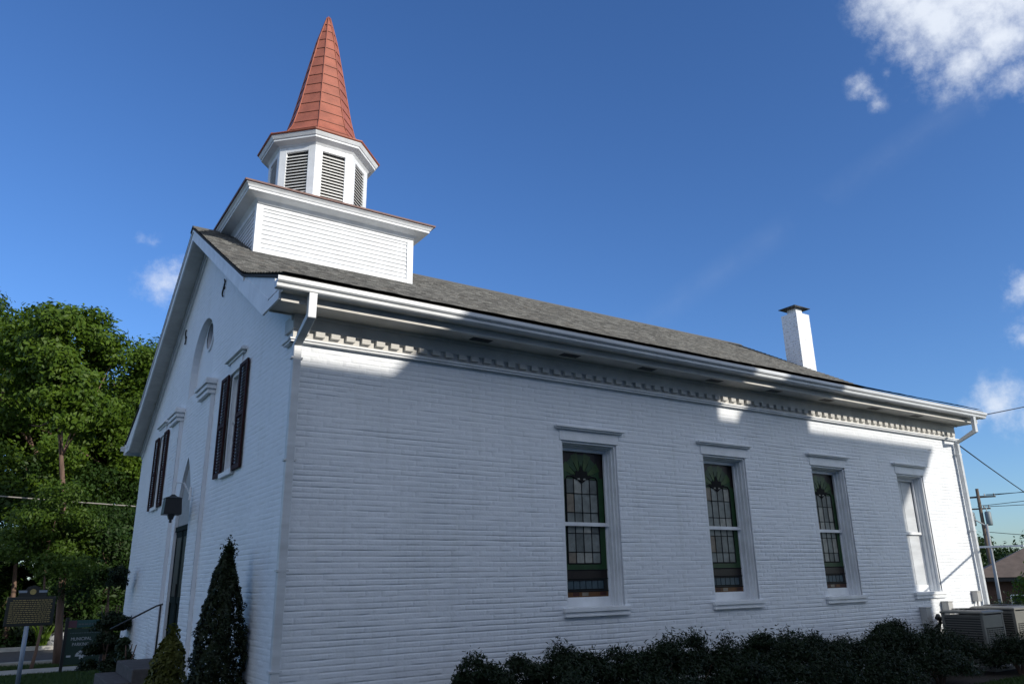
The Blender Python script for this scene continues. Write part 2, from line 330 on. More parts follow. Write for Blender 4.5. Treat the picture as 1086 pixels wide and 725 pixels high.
# ------------------------------------------------------------ ground, road
def gz(x, y):
    t = np.clip((y - .45 * np.maximum(x, 0) * (x < 14) - .45 * 14 * (x >= 14) - 1.5) / 14., 0, 1)
    e = np.clip((x - 16) / 30., 0, 1)
    return -.7 * t * t * (3 - 2 * t) - 1.0 * e * e * (3 - 2 * e) * (1 - t)
def sheet(name, xs, ys, dz, m, label=None):
    X, Y = np.meshgrid(xs, ys); Z = gz(X, Y) + dz; nx = len(xs)
    I, J = np.meshgrid(np.arange(nx - 1), np.arange(len(ys) - 1)); i0 = (J * nx + I).ravel()
    o = npmesh(name, np.stack([X, Y, Z], -1).reshape(-1, 3), np.stack([i0, i0 + 1, i0 + nx + 1, i0 + nx], -1), m, smooth=True)
    o['kind'] = 'structure'; return o
gx = np.concatenate([-np.geomspace(2000, 32, 14), np.arange(-30, 62, 1.), np.geomspace(64, 2000, 14)])
gy = np.concatenate([-np.geomspace(2000, 32, 14), np.arange(-30, 62, 1.), np.geomspace(64, 2000, 14)])
sheet('ground', gx, gy, 0, GRASS)
XS = np.arange(-60, 61, 3.)
road = sheet('road', XS, np.arange(21.6, 28.01, .8), .004, ASPH)
sheet('pavement', XS, np.arange(18.3, 19.81, .5), .03, CONC)
kb = MB(); kb.box((-60, 28.0, -.75), (60, 28.25, -.55)); kb.box((-60, 21.35, -.75), (60, 21.6, -.58)); k = kb.build('kerb', CONC, bevel=.02); k['kind'] = 'structure'
side = sheet('side_road', np.arange(20, 60, 2.), np.arange(-12, 3, 1.), .004, ASPH)
bed = sheet('planting_bed', np.arange(1.0, 15.5, .5), np.arange(-1.7, .11, .3), .012, SOIL)

# ------------------------------------------------------------ church
LEN, WID, MID = 14.25, 11.22, 5.61
church = empty('church'); tag(church, 'white painted brick country church with grey shingle roof and terracotta steeple', 'church')
PITCH = .569; ZR = 7.97
def part(mb, name, m, bevel=0, parent=None, **k): return mb.build(name, m, parent or church, bevel, **k)

WX = [(3.77, 4.75), (6.52, 7.50), (9.22, 10.18), (11.84, 12.76)]
ZS, ZT = 1.265, 3.45
brick_wall('side_wall', lambda U, V, D: (U, D, V), 0, LEN, -.3, 4.66, [(a, b, ZS, ZT) for a, b in WX], BRX, church, seed=1)
ufr = [(2.36, 2.98, 3.12, 4.56), (2 * MID - 2.98, 2 * MID - 2.36, 3.12, 4.56)]
DY0, DY1, DZ0, DZS, DZA = 5.03, 6.19, .5, 2.52, 3.72
AY0, AY1, AZ0, AZS, AR = 4.45, 6.27, 4.85, 5.22, .91
doorhole = (DY0 - .02, DY1 + .02, DZ0, DZA + .01); archhole = (AY0 - .02, AY1 + .02, AZ0, AZS + AR + .02)
brick_wall('front_wall', lambda U, V, D: (D, U, V), 0, WID, -1.0, 7.9, ufr + [doorhole, archhole], BRY, church, top=lambda u: ZR - .16 - PITCH * np.abs(u - MID), seed=2, flip=True, joint=.6)
mb = MB(); g = [(0, -1), (WID, -1), (WID, 4.7), (MID, ZR - .12), (0, 4.7)]
mb.poly([g], lambda u, v: (LEN, u, v)); part(mb, 'rear_wall', BRY)
mb = MB(); mb.box((0.03, WID - .2, -1), (LEN - .03, WID, 4.66)); part(mb, 'north_wall', BRX)
mb = MB(); mb.box((.35, .35, -.3), (LEN - .35, WID - .35, 4.2)); part(mb, 'dark_interior', DARK)

# pointed doorway and arched gable panel
def lancet(y0, y1, z0, zs, za, n=14):
    c = (y0 + y1) / 2; h = (y1 - y0) / 2; H = za - zs; r = (h * h + H * H) / (2 * h)
    pts = [(y0, z0), (y1, z0)]
    a1 = math.asin(H / r)
    pts += [(y1 - r + r * math.cos(a1 * i / n), zs + r * math.sin(a1 * i / n)) for i in range(n + 1)]
    pts += [(y0 + r - r * math.cos(a1 * i / n), zs + r * math.sin(a1 * i / n)) for i in range(n - 1, -1, -1)]
    return pts
def arch(c, r, z0, zs, n=20):
    return [(c - r, z0), (c + r, z0)] + [(c + r * math.cos(math.pi * i / n), zs + r * math.sin(math.pi * i / n)) for i in range(n + 1)]
def rim(mb, loop, x0, x1, mi=0):
    n = len(loop); mb.add([(x0, *p) for p in loop] + [(x1, *p) for p in loop], [(i, (i + 1) % n, n + (i + 1) % n, n + i) for i in range(n)], mi)
lan = lancet(DY0, DY1, DZ0, DZS, DZA); hb = [(doorhole[0], DZ0 - .001), (doorhole[1], DZ0 - .001), (doorhole[1], doorhole[3]), (doorhole[0], doorhole[3])]
mb = MB(); mb.poly([hb, lan], lambda u, v: (0, u, v)); rim(mb, lan, 0, .12)
AC_ = 5.36; ar = arch(AC_, AR, AZ0 + .005, AZS); ab = [(archhole[0], AZ0), (archhole[1], AZ0), (archhole[1], archhole[3]), (archhole[0], archhole[3])]
mb.poly([ab, ar], lambda u, v: (0, u, v)); rim(mb, ar, 0, .12)
oc = [(AC_ + .02 + .24 * math.cos(i * math.pi / 14), 5.85 + .24 * math.sin(i * math.pi / 14)) for i in range(28)]
mb.poly([ar, oc], lambda u, v: (.12, u, v)); rim(mb, oc, .12, .20)
part(mb, 'arched_recess', BRY)
mb = MB(); mb.poly([oc], lambda u, v: (.19, u, v)); og = part(mb, 'oculus', GLASSD)
og.data.materials.clear(); og.data.materials.append(SHUT)
mb = MB(); rim(mb, [(AC_ + .02 + .28 * math.cos(i * math.pi / 14), 5.85 + .28 * math.sin(i * math.pi / 14)) for i in range(28)], .095, .135)
o2 = [(AC_ + .02 + .28 * math.cos(i * math.pi / 14), 5.85 + .28 * math.sin(i * math.pi / 14)) for i in range(28)]
mb.poly([o2, oc], lambda u, v: (.095, u, v)); part(mb, 'oculus_frame', WHITE, parent=og)
# door
TYMP = mat('grey_tympanum_boards', (.30, .31, .32), .6, .08, 6)
d = MB(); d.box((.06, DY0 + .01, DZ0), (.10, DY1 - .01, DZS + .05)); door = part(d, 'double_door', DOORM)
for s in (0, 1):
    y = DY0 + .06 + s * .56
    d = MB(); d.box((.048, y, DZ0 + .95), (.063, y + .48, DZS - .1), 0)
    p = d.build('door_glass', GLASSD, door)
    d = MB()
    for a, b, c_, e in ((0, .48, .85, .95), (0, .48, 1.9, 2.0), (-.02, .02, .1, 2.0), (.46, .5, .1, 2.0), (0, .48, .1, .2)): d.box((.040, y + a, DZ0 + c_), (.062, y + b, DZ0 + e))
    d.build('door_stile', DOORM, door)
d = MB(); d.tube([(.03, MID + .05, DZ0 + .95), (.03, MID + .05, DZ0 + 1.15)], .012); d.build('door_handle', IRON, door)
ty = [(y, z) for y, z in lancet(DY0 + .0, DY1, DZS + .051, DZS + .055, DZA - .002)]
d = MB(); d.poly([ty], lambda u, v: (.05, u, v)); tp = part(d, 'tympanum', TYMP)
d = MB(); d.box((.02, DY0, DZS - .02), (.10, DY1, DZS + .06))
d.build('transom_bar', DOORM, tp)

# brick pilasters with stepped caps
for c in (4.36, 2 * MID - 4.36):
    y0, y1 = c - .36, c + .36
    pil = brick_wall('pilaster', lambda U, V, D: (D - .06, U, V), y0, y1, -.9, 4.52, [], BRY, church, seed=int(c * 3), flip=True)
    d = MB(); d.box((-.056, y0 + .001, -.9), (.0, y1 - .001, 4.52)); d.build('pilaster_core', BRX, pil)
    d = MB()
    for i, (z0, z1, q) in enumerate(((4.50, 4.555, .02), (4.575, 4.63, .045), (4.65, 4.72, .07))):
        d.box((-.10 - q, y0 - q, z0), (0, y1 + q, z1)); d.box((-.10 - q + .015, y0 - q + .015, z1 - .003), (0, y1 + q - .015, z1 + .022))
    d.build('pilaster_cap', WHITE, pil, bevel=.004)

# gable windows with shutters
def louvre_panel(mb, x, y0, y1, z0, z1, pitch=.045, t=.028, rail=.05):
    mb.box((x, y0, z0), (x + t, y0 + rail, z1)); mb.box((x, y1 - rail, z0), (x + t, y1, z1))
    for a, b in ((z0, z0 + rail), (z1 - rail, z1), ((z0 + z1) / 2 - rail / 2, (z0 + z1) / 2 + rail / 2)): mb.box((x + .001, y0 + rail, a), (x + t - .001, y1 - rail, b))
    z = z0 + rail
    while z < z1 - rail:
        mb.hexa([(x + .004, y0 + rail, z), (x + t - .004, y0 + rail, z + pitch * .7), (x + t - .004, y1 - rail, z + pitch * .7), (x + .004, y1 - rail, z),
                 (x + .004, y0 + rail, z + .008), (x + t - .004, y0 + rail, z + pitch * .7 + .008), (x + t - .004, y1 - rail, z + pitch * .7 + .008), (x + .004, y1 - rail, z + .008)]); z += pitch
for (a, b, c, dd) in ufr:
    d = MB()
    for x0, x1, q in ((.02, .12, .05),):
        d.box((x0, a - .04, c), (x1, a + q, dd)); d.box((x0, b - q, c), (x1, b + .04, dd)); d.box((x0, a + q, dd - q), (x1, b - q, dd + .04)); d.box((x0, a + q, c), (x1, b - q, c + q))
    wn = part(d, 'gable_window', WHITE, .004)
    d = MB(); zm = (c + dd) / 2; 
    for z0, z1 in ((c + .05, c + .10), (zm - .02, zm + .02), (dd - .09, dd - .05)): d.box((.07, a + .05, z0), (.10, b - .05, z1))
    for y in (a + .05, b - .09): d.box((.07, y, c + .1), (.10, y + .04, dd - .09))
    d.build('sash', WHITE, wn)
    d = MB(); d.box((.085, a + .05, c + .05), (.09, b - .05, dd - .05)); d.build('pane', GLASSD, wn)
    d = MB(); d.box((-.05, a - .03, c - .07), (.05, b + .03, c)); d.build('sill', WHITE, wn, .005)
    d = MB(); d.box((-.02, a - .02, dd), (.02, b + .02, dd + .20)); d.box((-.085, a - .17, dd + .20), (.0, b + .17, dd + .235)); d.box((-.06, a - .14, dd + .235), (.0, b + .14, dd + .265)); d.box((-.045, a - .12, dd + .165), (.0, b + .12, dd + .199)); d.build('hood_moulding', WHITE, wn, .004)
    for y0, y1 in ((a - .43, a - .01), (b + .01, b + .43)):
        d = MB(); louvre_panel(d, -.042, y0, y1, c - .03, dd + .01); d.build('shutter', SHUT, wn)

# S-shaped iron anchors
for sgn, yy in ((1, 4.06), (-1, 2 * MID - 4.06)):
    d = MB(); pts = []
    for i in range(25):
        t = i / 24; a = t * 2 * math.pi
        pts.append((-.02, yy + sgn * .055 * math.sin(a) * (1 + .2 * math.cos(a)), 6.15 + .30 * t))
    d.tube(pts, .014, 6); d.tube([(-.03, yy, 6.30), (.01, yy, 6.30)], .025, 8); part(d, 'wall_anchor', IRON, smooth=True)
# twin tie plates seen high on the gable, left of the arch
# ---- side windows
GLCOL = {'pane': (.19, .21, .20), 'pane2': (.29, .295, .265), 'pane3': (.11, .125, .12), 'tan': (.20, .17, .13), 'green': (.012, .050, .014), 'lime': (.030, .072, .014), 'dgreen': (.009, .024, .011),
         'umber': (.012, .007, .006), 'red': (.05, .014, .010), 'blue': (.045, .075, .095), 'amber': (.11, .045, .012), 'dark': (.010, .011, .011)}
GLM = [mat('opal_glass_' + k, v, .38, .22, 9, .12, 18, spec=.35) for k, v in GLCOL.items()]; GI = {k: i for i, k in enumerate(GLCOL)}
rnd = random.Random(5)
def side_window(x0, x1, idx):
    d = MB(); Y1 = .20
    # stepped casing
    for (q, ya, yb) in ((.030, .018, .24), (.048, .07, .24), (.064, .125, .24)):
        d.box((x0 - .04, ya, ZS), (x0 + q, yb, ZT)); d.box((x1 - q, ya, ZS), (x1 + .04, yb, ZT)); d.box((x0 + q, ya + .001, ZT - q), (x1 - q, yb, ZT + .04))
    wn = part(d, 'window', WHITE, .003)
    gx0, gx1 = x0 + .064, x1 - .064
    d = MB(); d.box((x0 - .07, -.055, ZS - .055), (x1 + .07, .22, ZS)); d.box((x0 - .055, -.035, ZS - .085), (x1 + .055, .0, ZS - .056)); d.box((x0 - .06, -.045, ZS - .115), (x1 + .06, .0, ZS - .086))
    d.build('sill', WHITE, wn, .005)
    d = MB(); d.box((x0 - .035, -.012, ZT), (x1 + .035, .03, ZT + .13)); d.box((x0 - .10, -.05, ZT + .150), (x1 + .10, .02, ZT + .172)); d.box((x0 - .12, -.075, ZT + .1725), (x1 + .12, .02, ZT + .20))
    d.build('hood', WHITE, wn, .004)
    d = MB()
    ZM0, ZM1 = 2.315, 2.365
    for (z0, z1, y) in ((ZS, 1.385, Y1), (ZM0, ZM1, Y1 - .03), (ZT - .11, ZT - .064, Y1 - .03)): d.box((gx0, y, z0), (gx1, y + .035, z1))
    for x in (gx0, gx1 - .035):
        d.box((x, Y1 + .001, 1.385), (x + .035, Y1 + .034, ZM0)); d.box((x, Y1 - .029, ZM1), (x + .035, Y1 + .004, ZT - .11))
    d.build('sash', WHITE, wn, .002)
    a, b = gx0 + .035, gx1 - .035; W = b - a; c = (a + b) / 2
    if idx == 3:
        # plain window behind white boards
        d = MB(); d.box((a, Y1 + .02, 1.385), (c - .006, Y1 + .03, ZT - .11)); d.box((c + .006, Y1 + .02, 1.385), (b, Y1 + .03, ZT - .11)); d.box((a, Y1 + .026, 1.385), (b, Y1 + .032, ZT - .11))
        o = d.build('white_board_panel', WHITE2, wn); return wn
    g = MB(); YG = Y1 + .018
    def q(xa, za, xb, zb, k, yo=0): g.add([(xa, YG - yo, za), (xb, YG - yo, za), (xb, YG - yo, zb), (xa, YG - yo, zb)], [(0, 1, 2, 3)], GI[k])
    lead = MB()
    def ln(pts, r=.0075): lead.tube([(x, YG - .006, z) for x, z in pts], r, 5)
    px0, px1 = c - W * .36, c + W * .36; cw = (px1 - px0) / 4
    # borders, lower sash
    q(a, 1.385, b, 1.46, 'amber' if idx != 2 else 'red'); q(a, 1.46, b, 1.62, 'dark'); q(a, 1.62, b, 1.735, 'umber'); q(a, 1.735, b, 1.82, 'green')
    q(a, 1.82, px0, ZM0, 'dgreen'); q(px1, 1.82, b, ZM0, 'green')
    q(c - W * .40, 1.485, c + W * .40, 1.60, 'blue', .002)
    for i in range(7): ln([(c - W * .40 + W * .8 * i / 6, 1.485), (c - W * .40 + W * .8 * i / 6, 1.60)], .003)
    for i, k in enumerate(('amber', 'red', 'tan', 'amber', 'red')): q(a + W * i / 5 + .01, 1.40, a + W * (i + .75) / 5, 1.445, k, .002)
    for z in (1.46, 1.62, 1.735): ln([(a, z), (b, z)])
    ln([(c - W * .4, 1.485), (c + W * .4, 1.485), (c + W * .4, 1.6), (c - W * .4, 1.6), (c - W * .4, 1.485)], .006)
    rows = [1.82, 1.97, 2.22, ZM0]
    rows2 = [ZM1, 2.50, 2.76, 2.985]
    for rs in (rows, rows2):
        for j in range(len(rs) - 1):
            for i in range(4):
                k = rnd.choice(['pane', 'pane', 'pane2', 'pane3', 'pane']) if i else rnd.choice(['pane', 'pane3', 'tan'])
                q(px0 + cw * i, rs[j], px0 + cw * (i + 1), rs[j + 1], k)
        for j in range(1, len(rs) - 1): ln([(px0, rs[j]), (px1, rs[j])], .005)
        for i in range(1, 4): ln([(px0 + cw * i, rs[0]), (px0 + cw * i, rs[-1])], .005)
    ln([(px0, ZM0), (px0, 1.82), (px1, 1.82), (px1, ZM0)], .011)
    # upper sash: dark ground, green radiating lunette, black crown ornament
    q(a, ZM1, px0, 2.99, 'dgreen'); q(px1, ZM1, b, 2.99, 'green'); q(a, 2.985, b, ZT - .11, 'umber')
    r = W * .46; zc = 2.96; n = 9
    for i in range(n):
        t0, t1 = math.pi * i / n, math.pi * (i + 1) / n
        rr = r * (1 if i % 2 else .93)
        g.add([(c + .06 * math.cos(t0), YG - .003, zc + .06 * math.sin(t0)), (c + rr * math.cos(t0), YG - .003, zc + rr * 1.05 * math.sin(t0)), (c + rr * math.cos(t1), YG - .003, zc + rr * 1.05 * math.sin(t1)), (c + .06 * math.cos(t1), YG - .003, zc + .06 * math.sin(t1))], [(0, 1, 2, 3)], GI['lime' if i % 2 else 'green'])
        ln([(c + .05 * math.cos(t0), zc + .05 * math.sin(t0)), (c + r * .75 * math.cos(t0), zc + r * .75 * math.sin(t0))], .0025)
    ln([(px0, ZM1), (px0, 2.95), (px0 + .03, 2.99), (px0 + .1, 3.00), (c - .05, 2.95), (c, 2.93), (c + .05, 2.95), (px1 - .1, 3.0), (px1 - .03, 2.99), (px1, 2.95), (px1, ZM1)], .011)
    orn = [(-.20, 2.985), (-.15, 3.03), (-.12, 3.01), (-.10, 3.08), (-.05, 3.07), (-.02, 3.12), (0, 3.17), (.02, 3.12), (.05, 3.07), (.10, 3.08), (.12, 3.01), (.15, 3.03), (.20, 2.985), (.08, 2.97), (.05, 2.93), (0, 2.90), (-.05, 2.93), (-.08, 2.97)]
    lead.poly([[(c + x * W / .8, z) for x, z in orn]], lambda u, v: (u, YG - .010, v))
    g.poly([[(c - .08, 2.945), (c - .03, 2.95), (c - .035, 2.975), (c - .075, 2.97)]], lambda u, v: (u, YG - .013, v), GI['pane2'])
    g.poly([[(c + .03, 2.95), (c + .08, 2.945), (c + .075, 2.97), (c + .035, 2.975)]], lambda u, v: (u, YG - .013, v), GI['pane2'])
    g.build('stained_glass', GLM, wn, fixn=False); lead.build('leading', LEAD, wn)
    return wn
for i, (a, b) in enumerate(WX):
    wn = side_window(a, b, i)
    if i == 3: wn['label'] = 'end window closed with plain white panels instead of stained glass'

# ---- cornice: frieze, dentils, soffit, fascia, gutter
YE = -.50
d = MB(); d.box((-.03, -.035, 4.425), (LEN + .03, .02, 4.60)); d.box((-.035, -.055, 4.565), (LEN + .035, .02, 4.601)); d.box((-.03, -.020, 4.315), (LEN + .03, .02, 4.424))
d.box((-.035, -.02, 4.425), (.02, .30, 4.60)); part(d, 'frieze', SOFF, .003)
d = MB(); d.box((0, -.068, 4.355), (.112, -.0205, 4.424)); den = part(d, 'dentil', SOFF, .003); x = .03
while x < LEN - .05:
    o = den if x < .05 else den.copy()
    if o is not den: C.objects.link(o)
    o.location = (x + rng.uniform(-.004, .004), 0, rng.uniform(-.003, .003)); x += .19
d = MB(); d.box((-.06, -.060, 4.262), (LEN + .05, .02, 4.285)); d.box((-.075, -.078, 4.286), (LEN + .06, .02, 4.308))
d.box((-.075, -.075, 4.288), (-.001, .28, 4.306)); d.box((-.055, -.055, 4.262), (-.001, .25, 4.287)); part(d, 'ledge_moulding', WHITE, .004)
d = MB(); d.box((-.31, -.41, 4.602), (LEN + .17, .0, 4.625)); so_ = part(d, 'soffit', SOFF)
for x in np.arange(2.2, 13.5, 1.45):
    d = MB(); d.box((x, -.30, 4.5985), (x + .30, -.17, 4.6015)); d.build('soffit_vent', BLACK, so_)
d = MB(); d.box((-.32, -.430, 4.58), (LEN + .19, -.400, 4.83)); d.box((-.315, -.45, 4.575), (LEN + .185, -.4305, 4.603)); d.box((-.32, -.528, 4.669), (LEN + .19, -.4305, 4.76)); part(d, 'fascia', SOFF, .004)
# boards closing the ends of the eave box
for front in (True, False):
    for ysn in (1, -1):
        xa, xb = (-.342, -.318) if front else (LEN + .192, LEN + .215)
        lp_ = [(-.44, 4.595), (.175, 4.595), (.0, 4.705), (-.44, 4.705)]
        lp_ = [(y if ysn == 1 else WID - y, z) for y, z in lp_]
        d = MB(); d.poly([lp_], lambda u, v: (xa, u, v)); d.poly([lp_], lambda u, v: (xb, u, v)); rim(d, lp_, xa, xb); er = part(d, 'eave_return', WHITE, .003)
# gutter, K profile
prof = [(0, 0, 0), (0, -.080, 0), (0, -.094, .012), (0, -.097, .046), (0, -.116, .053), (0, -.131, .070), (0, -.132, .115), (0, -.122, .118), (0, -.118, .08), (0, -.012, .08), (0, 0, .118)]
d = MB(); d.sweep([Vector((p[0], p[1], p[2])) for p in prof], (-.42, YE - .027, 4.668), (LEN + .23, YE - .027, 4.668)); gut = part(d, 'gutter', WHITE2)
d = MB(); d.sweep([Vector((p[0], -p[1], p[2])) for p in prof], (-.42, WID - YE + .027, 4.668), (LEN + .23, WID - YE + .027, 4.668)); part(d, 'gutter', WHITE2)
def box_path(mb, pts, hw, hd):
    """rectangular pipe through points; hw along x, hd across"""
    pts = [Vector(p) for p in pts]; rings = []
    for i, p in enumerate(pts):
        t = (pts[min(i + 1, len(pts) - 1)] - pts[max(i - 1, 0)]).normalized(); u = Vector((1, 0, 0)); u = (u - t * u.dot(t)).normalized(); v = t.cross(u)
        k = 1.0
        if 0 < i < len(pts) - 1:
            k = 1 / max(.6, math.cos((pts[i + 1] - p).angle(p - pts[i - 1]) / 2))
        rings.append([p + u * hw * a + v * hd * b * k for a, b in ((-1, -1), (1, -1), (1, 1), (-1, 1))])
    mb.rings(rings)
d = MB(); box_path(d, [(-.01, -.575, 4.68), (-.01, -.575, 4.42), (.01, -.07, 4.215), (.01, -.07, .15)], .046, .036); dsp = part(d, 'downspout', WHITE2, .008)
for z in (4.05, 2.9, 1.75, .78):
    d = MB(); d.box((-.055, -.112, z), (.075, -.028, z + .022)); d.build('bracket', WHITE2, dsp)
d = MB(); box_path(d, [(14.02, -.575, 4.68), (14.02, -.575, 4.38), (14.16, -.08, 4.20), (14.16, -.08, .15)], .042, .036); dsp = part(d, 'downspout', WHITE2, .008)
for z in (3.95, 2.4, .95):
    d = MB(); d.box((14.10, -.122, z), (14.22, -.028, z + .025)); d.build('bracket', WHITE2, dsp)
# north eave
d = MB(); d.box((-.34, WID, 4.648), (LEN + .19, WID + .5, 4.665)); d.box((-.355, WID + .495, 4.575), (LEN + .21, WID + .525, 4.86)); part(d, 'north_eave', WHITE)

# ---- roof: shingle courses over the real profile, flared towards the eaves
def roof_half(sign):
    X = np.unique(np.concatenate([np.arange(-.352, LEN + .23, .12), [LEN + .23]]))
    n = 52; rows = []
    for xi in X:
        f = (xi + .36) / (LEN + .73)
        yk = 1.30 + .6 * f; zk = ZR - PITCH * (MID - yk)
        P0 = np.array([-.59, 4.845]); P1 = np.array([yk, zk]); P2 = np.array([MID, ZR])
        # smooth the flare
        ts = np.linspace(0, 1, 3 * n + 1); pts = []
        L1 = np.linalg.norm(P1 - P0); L2 = np.linalg.norm(P2 - P1); T = L1 + L2
        rows.append((P0, P1, P2, L1, L2))
    V = []; UV = []; exp = .14
    Tm = np.mean([r[3] + r[4] for r in rows]); nc = int(Tm / exp) + 1
    for ci in range(nc):
        for e, h in ((0, .012), (exp - .002, .0)):
            s = min(ci * exp + e, Tm)
            for xi, (P0, P1, P2, L1, L2) in zip(X, rows):
                ss = s * (L1 + L2) / Tm
                w_ = .25
                def at(q):
                    q = max(0, min(q, L1 + L2)); return P0 + (P1 - P0) * q / L1 if q < L1 else P1 + (P2 - P1) * (q - L1) / L2
                p = at(ss) if abs(ss - L1) > w_ else (at(L1 - w_) * (L1 + w_ - ss) + at(L1 + w_) * (ss - L1 + w_)) / (2 * w_) * .5 + at(ss) * .5
                hh = h + .010 * (vnoise(np.array(xi * .9), np.array(ss * .9), 4) - .5) + .005 * (hash2(np.floor(xi / .12), np.array(float(ci)), 8) - .5) * (h > 0)
                y = p[0] - (.5 * hh); z = p[1] + hh
                V.append((xi, y if sign > 0 else WID - y, z)); UV.append((xi, ci * exp + e * .98 + .001 + (0 if sign > 0 else 20)))
    nx = len(X); nr = nc * 2; I, J = np.meshgrid(np.arange(nx - 1), np.arange(nr - 1)); i0 = (J * nx + I).ravel()
    F = np.stack([i0, i0 + 1, i0 + nx + 1, i0 + nx], -1)
    if sign < 0: F = F[:, ::-1]
    return V, F, UV, X
V, F, UV, X = roof_half(1); V2_, F2, UV2, _ = roof_half(-1)
roof = npmesh('roof', V + V2_, np.concatenate([F, F2 + len(V)]), SHING, church, uv=UV + UV2)
# roof deck (dark edge below the shingles) and rake boards
SHEDGE = mat('shingle_edge_dark', (.03, .029, .028), .9)
def prof_pts(x, dz):
    f = (x + .36) / (LEN + .73); yk = 1.30 + .6 * f; zk = ZR - PITCH * (MID - yk)
    return [(-.59, 4.845 + dz), (yk, zk + dz), (MID, ZR + dz), (WID - yk, zk + dz), (WID + .59, 4.845 + dz)]
d = MB(); rg = []
for x in (-.356, LEN + .232):
    a = prof_pts(x, -.022); b = prof_pts(x, -.055)
    rg.append([(x, y, z) for y, z in a] + [(x, y, z) for y, z in reversed(b)])
d.rings(rg); part(d, 'roof_deck', SHEDGE)
d = MB()
c0 = [(MID, ZR + .03)]
for s in (-1, 1):
    d.hexa([(-.37, MID, ZR - .01), (LEN + .24, MID, ZR - .01), (LEN + .24, MID + s * .15, ZR - .085), (-.37, MID + s * .15, ZR - .085), (-.37, MID, ZR + .022), (LEN + .24, MID, ZR + .022), (LEN + .24, MID + s * .15, ZR - .055), (-.37, MID + s * .15, ZR - .055)])
part(d, 'ridge_cap', SHING)
# rake fascia: straight board following the main pitch down to the eave tip
def rake(x0, x1, ysn, drop0, drop1, ylo, lift=0):
    def P(y, dz): return (y if ysn == 1 else WID - y, ZR - PITCH * (MID - y) + dz)
    pts = [P(ylo, -drop1), P(MID, -drop1), P(MID, -drop0), P(ylo, -drop0)]
    return [(x0, *p) for p in pts] + [(x1, *p) for p in pts]
for front in (True, False):
    xa, xb = (-.335, -.312) if front else (LEN + .185, LEN + .212)
    xc, xd = (-.313, .0) if front else (LEN, LEN + .19)
    for s in (1, -1):
        zl = lambda y, dz: ZR - PITCH * (MID - y) - dz
        d = MB()
        for (xu, xv, t0, t1) in ((xa, xb, .05, .27), (xa - .018 if front else xb + .0005, xa - .0005 if front else xb + .018, .031, .10)):
            if t1 > .2: lp_ = [(.19, 4.592), (MID, zl(MID, t1)), (MID, zl(MID, t0)), (.0, 4.735)]
            else: lp_ = [(1.25, zl(1.25, t1)), (MID, zl(MID, t1)), (MID, zl(MID, t0)), (1.25, zl(1.25, t0))]
            lp_ = [(y if s == 1 else WID - y, z) for y, z in lp_]
            d.poly([lp_], lambda u, v: (xu, u, v)); d.poly([lp_], lambda u, v: (xv, u, v)); rim(d, lp_, xu, xv)
        # flared filler above the straight rake near the eave
        x_ = -.34 if front else LEN + .23; pr = prof_pts(x_, -.03)
        fl = [(pr[0][0] + .02, pr[0][1] - .025), (pr[1][0], pr[1][1] - .025), (pr[1][0] - .1, pr[1][1] - .19), (.03, 4.735), (-.47, 4.735)]
        fl = [(y if s == 1 else WID - y, z) for y, z in fl]
        x0f, x1f = (xa + .004, xb - .002) if front else (xa + .004, xb - .004)
        d.poly([fl], lambda u, v: (x0f, u, v)); d.poly([fl], lambda u, v: (x1f, u, v)); rim(d, fl, x0f, x1f)
        part(d, 'rake_board', WHITE, .003)
        d = MB(); pts = rake(xc, xd, s, .175, .19, -.02); d.hexa([pts[i] for i in (0, 1, 5, 4, 3, 2, 6, 7)])
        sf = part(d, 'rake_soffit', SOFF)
        if front:
            d = MB(); q = 0.1
            while q < MID:
                pts = rake(xc + .01, xd - .04, s, .1895, .194, q); y0 = q; y1 = q + .012
                def P(y, dz): return (y if s == 1 else WID - y, ZR - PITCH * (MID - y) + dz)
                d.hexa([(xc + .01, *P(y0, -.1895)), (xd - .05, *P(y0, -.1895)), (xd - .05, *P(y1, -.1895)), (xc + .01, *P(y1, -.1895)), (xc + .01, *P(y0, -.196)), (xd - .05, *P(y0, -.196)), (xd - .05, *P(y1, -.196)), (xc + .01, *P(y1, -.196))]); q += .10
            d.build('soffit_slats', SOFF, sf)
            d = MB(); pts = rake(-.03, .015, s, .1905, .36, .02); d.hexa([pts[i] for i in (0, 1, 5, 4, 3, 2, 6, 7)])
            pts = rake(-.055, -.0305, s, .1905, .25, .0); d.hexa([pts[i] for i in (0, 1, 5, 4, 3, 2, 6, 7)]); part(d, 'rake_frieze', WHITE, .003)

# ---- chimney (breast up the rear wall)
CHB = brick_paint('white_painted_brick_chimney', 0, .60); CHY = brick_paint('white_painted_brick_chimney_side', 1, .58)
d = MB(); cx0, cx1, cy0, cy1 = 14.40, 14.95, 3.50, 3.98
Z0, Z1 = -.5, 8.30
def chim_side(name, mp, u0, u1, fl): return brick_wall(name, mp, u0, u1, 5.2, Z1, [], CHB if fl[0] else CHY, chim, seed=fl[1], du=.03, flip=fl[2])
d.box((cx0 + .02, cy0 + .02, Z0), (cx1 - .02, cy1 - .02, Z1 - .01)); chim = part(d, 'chimney', CHB)
chim_side('chimney_brick', lambda U, V, D: (U, cy0 + D, V), cx0, cx1, (1, 21, False)); chim_side('chimney_brick', lambda U, V, D: (cx0 + D, U, V), cy0, cy1, (0, 22, True))
d = MB(); d.box((cx0 + .14, cy0 + .10, Z1 - .02), (cx1 - .14, cy1 - .10, Z1 + .17)); d.build('flue', WHITE, chim, .01)
d = MB()
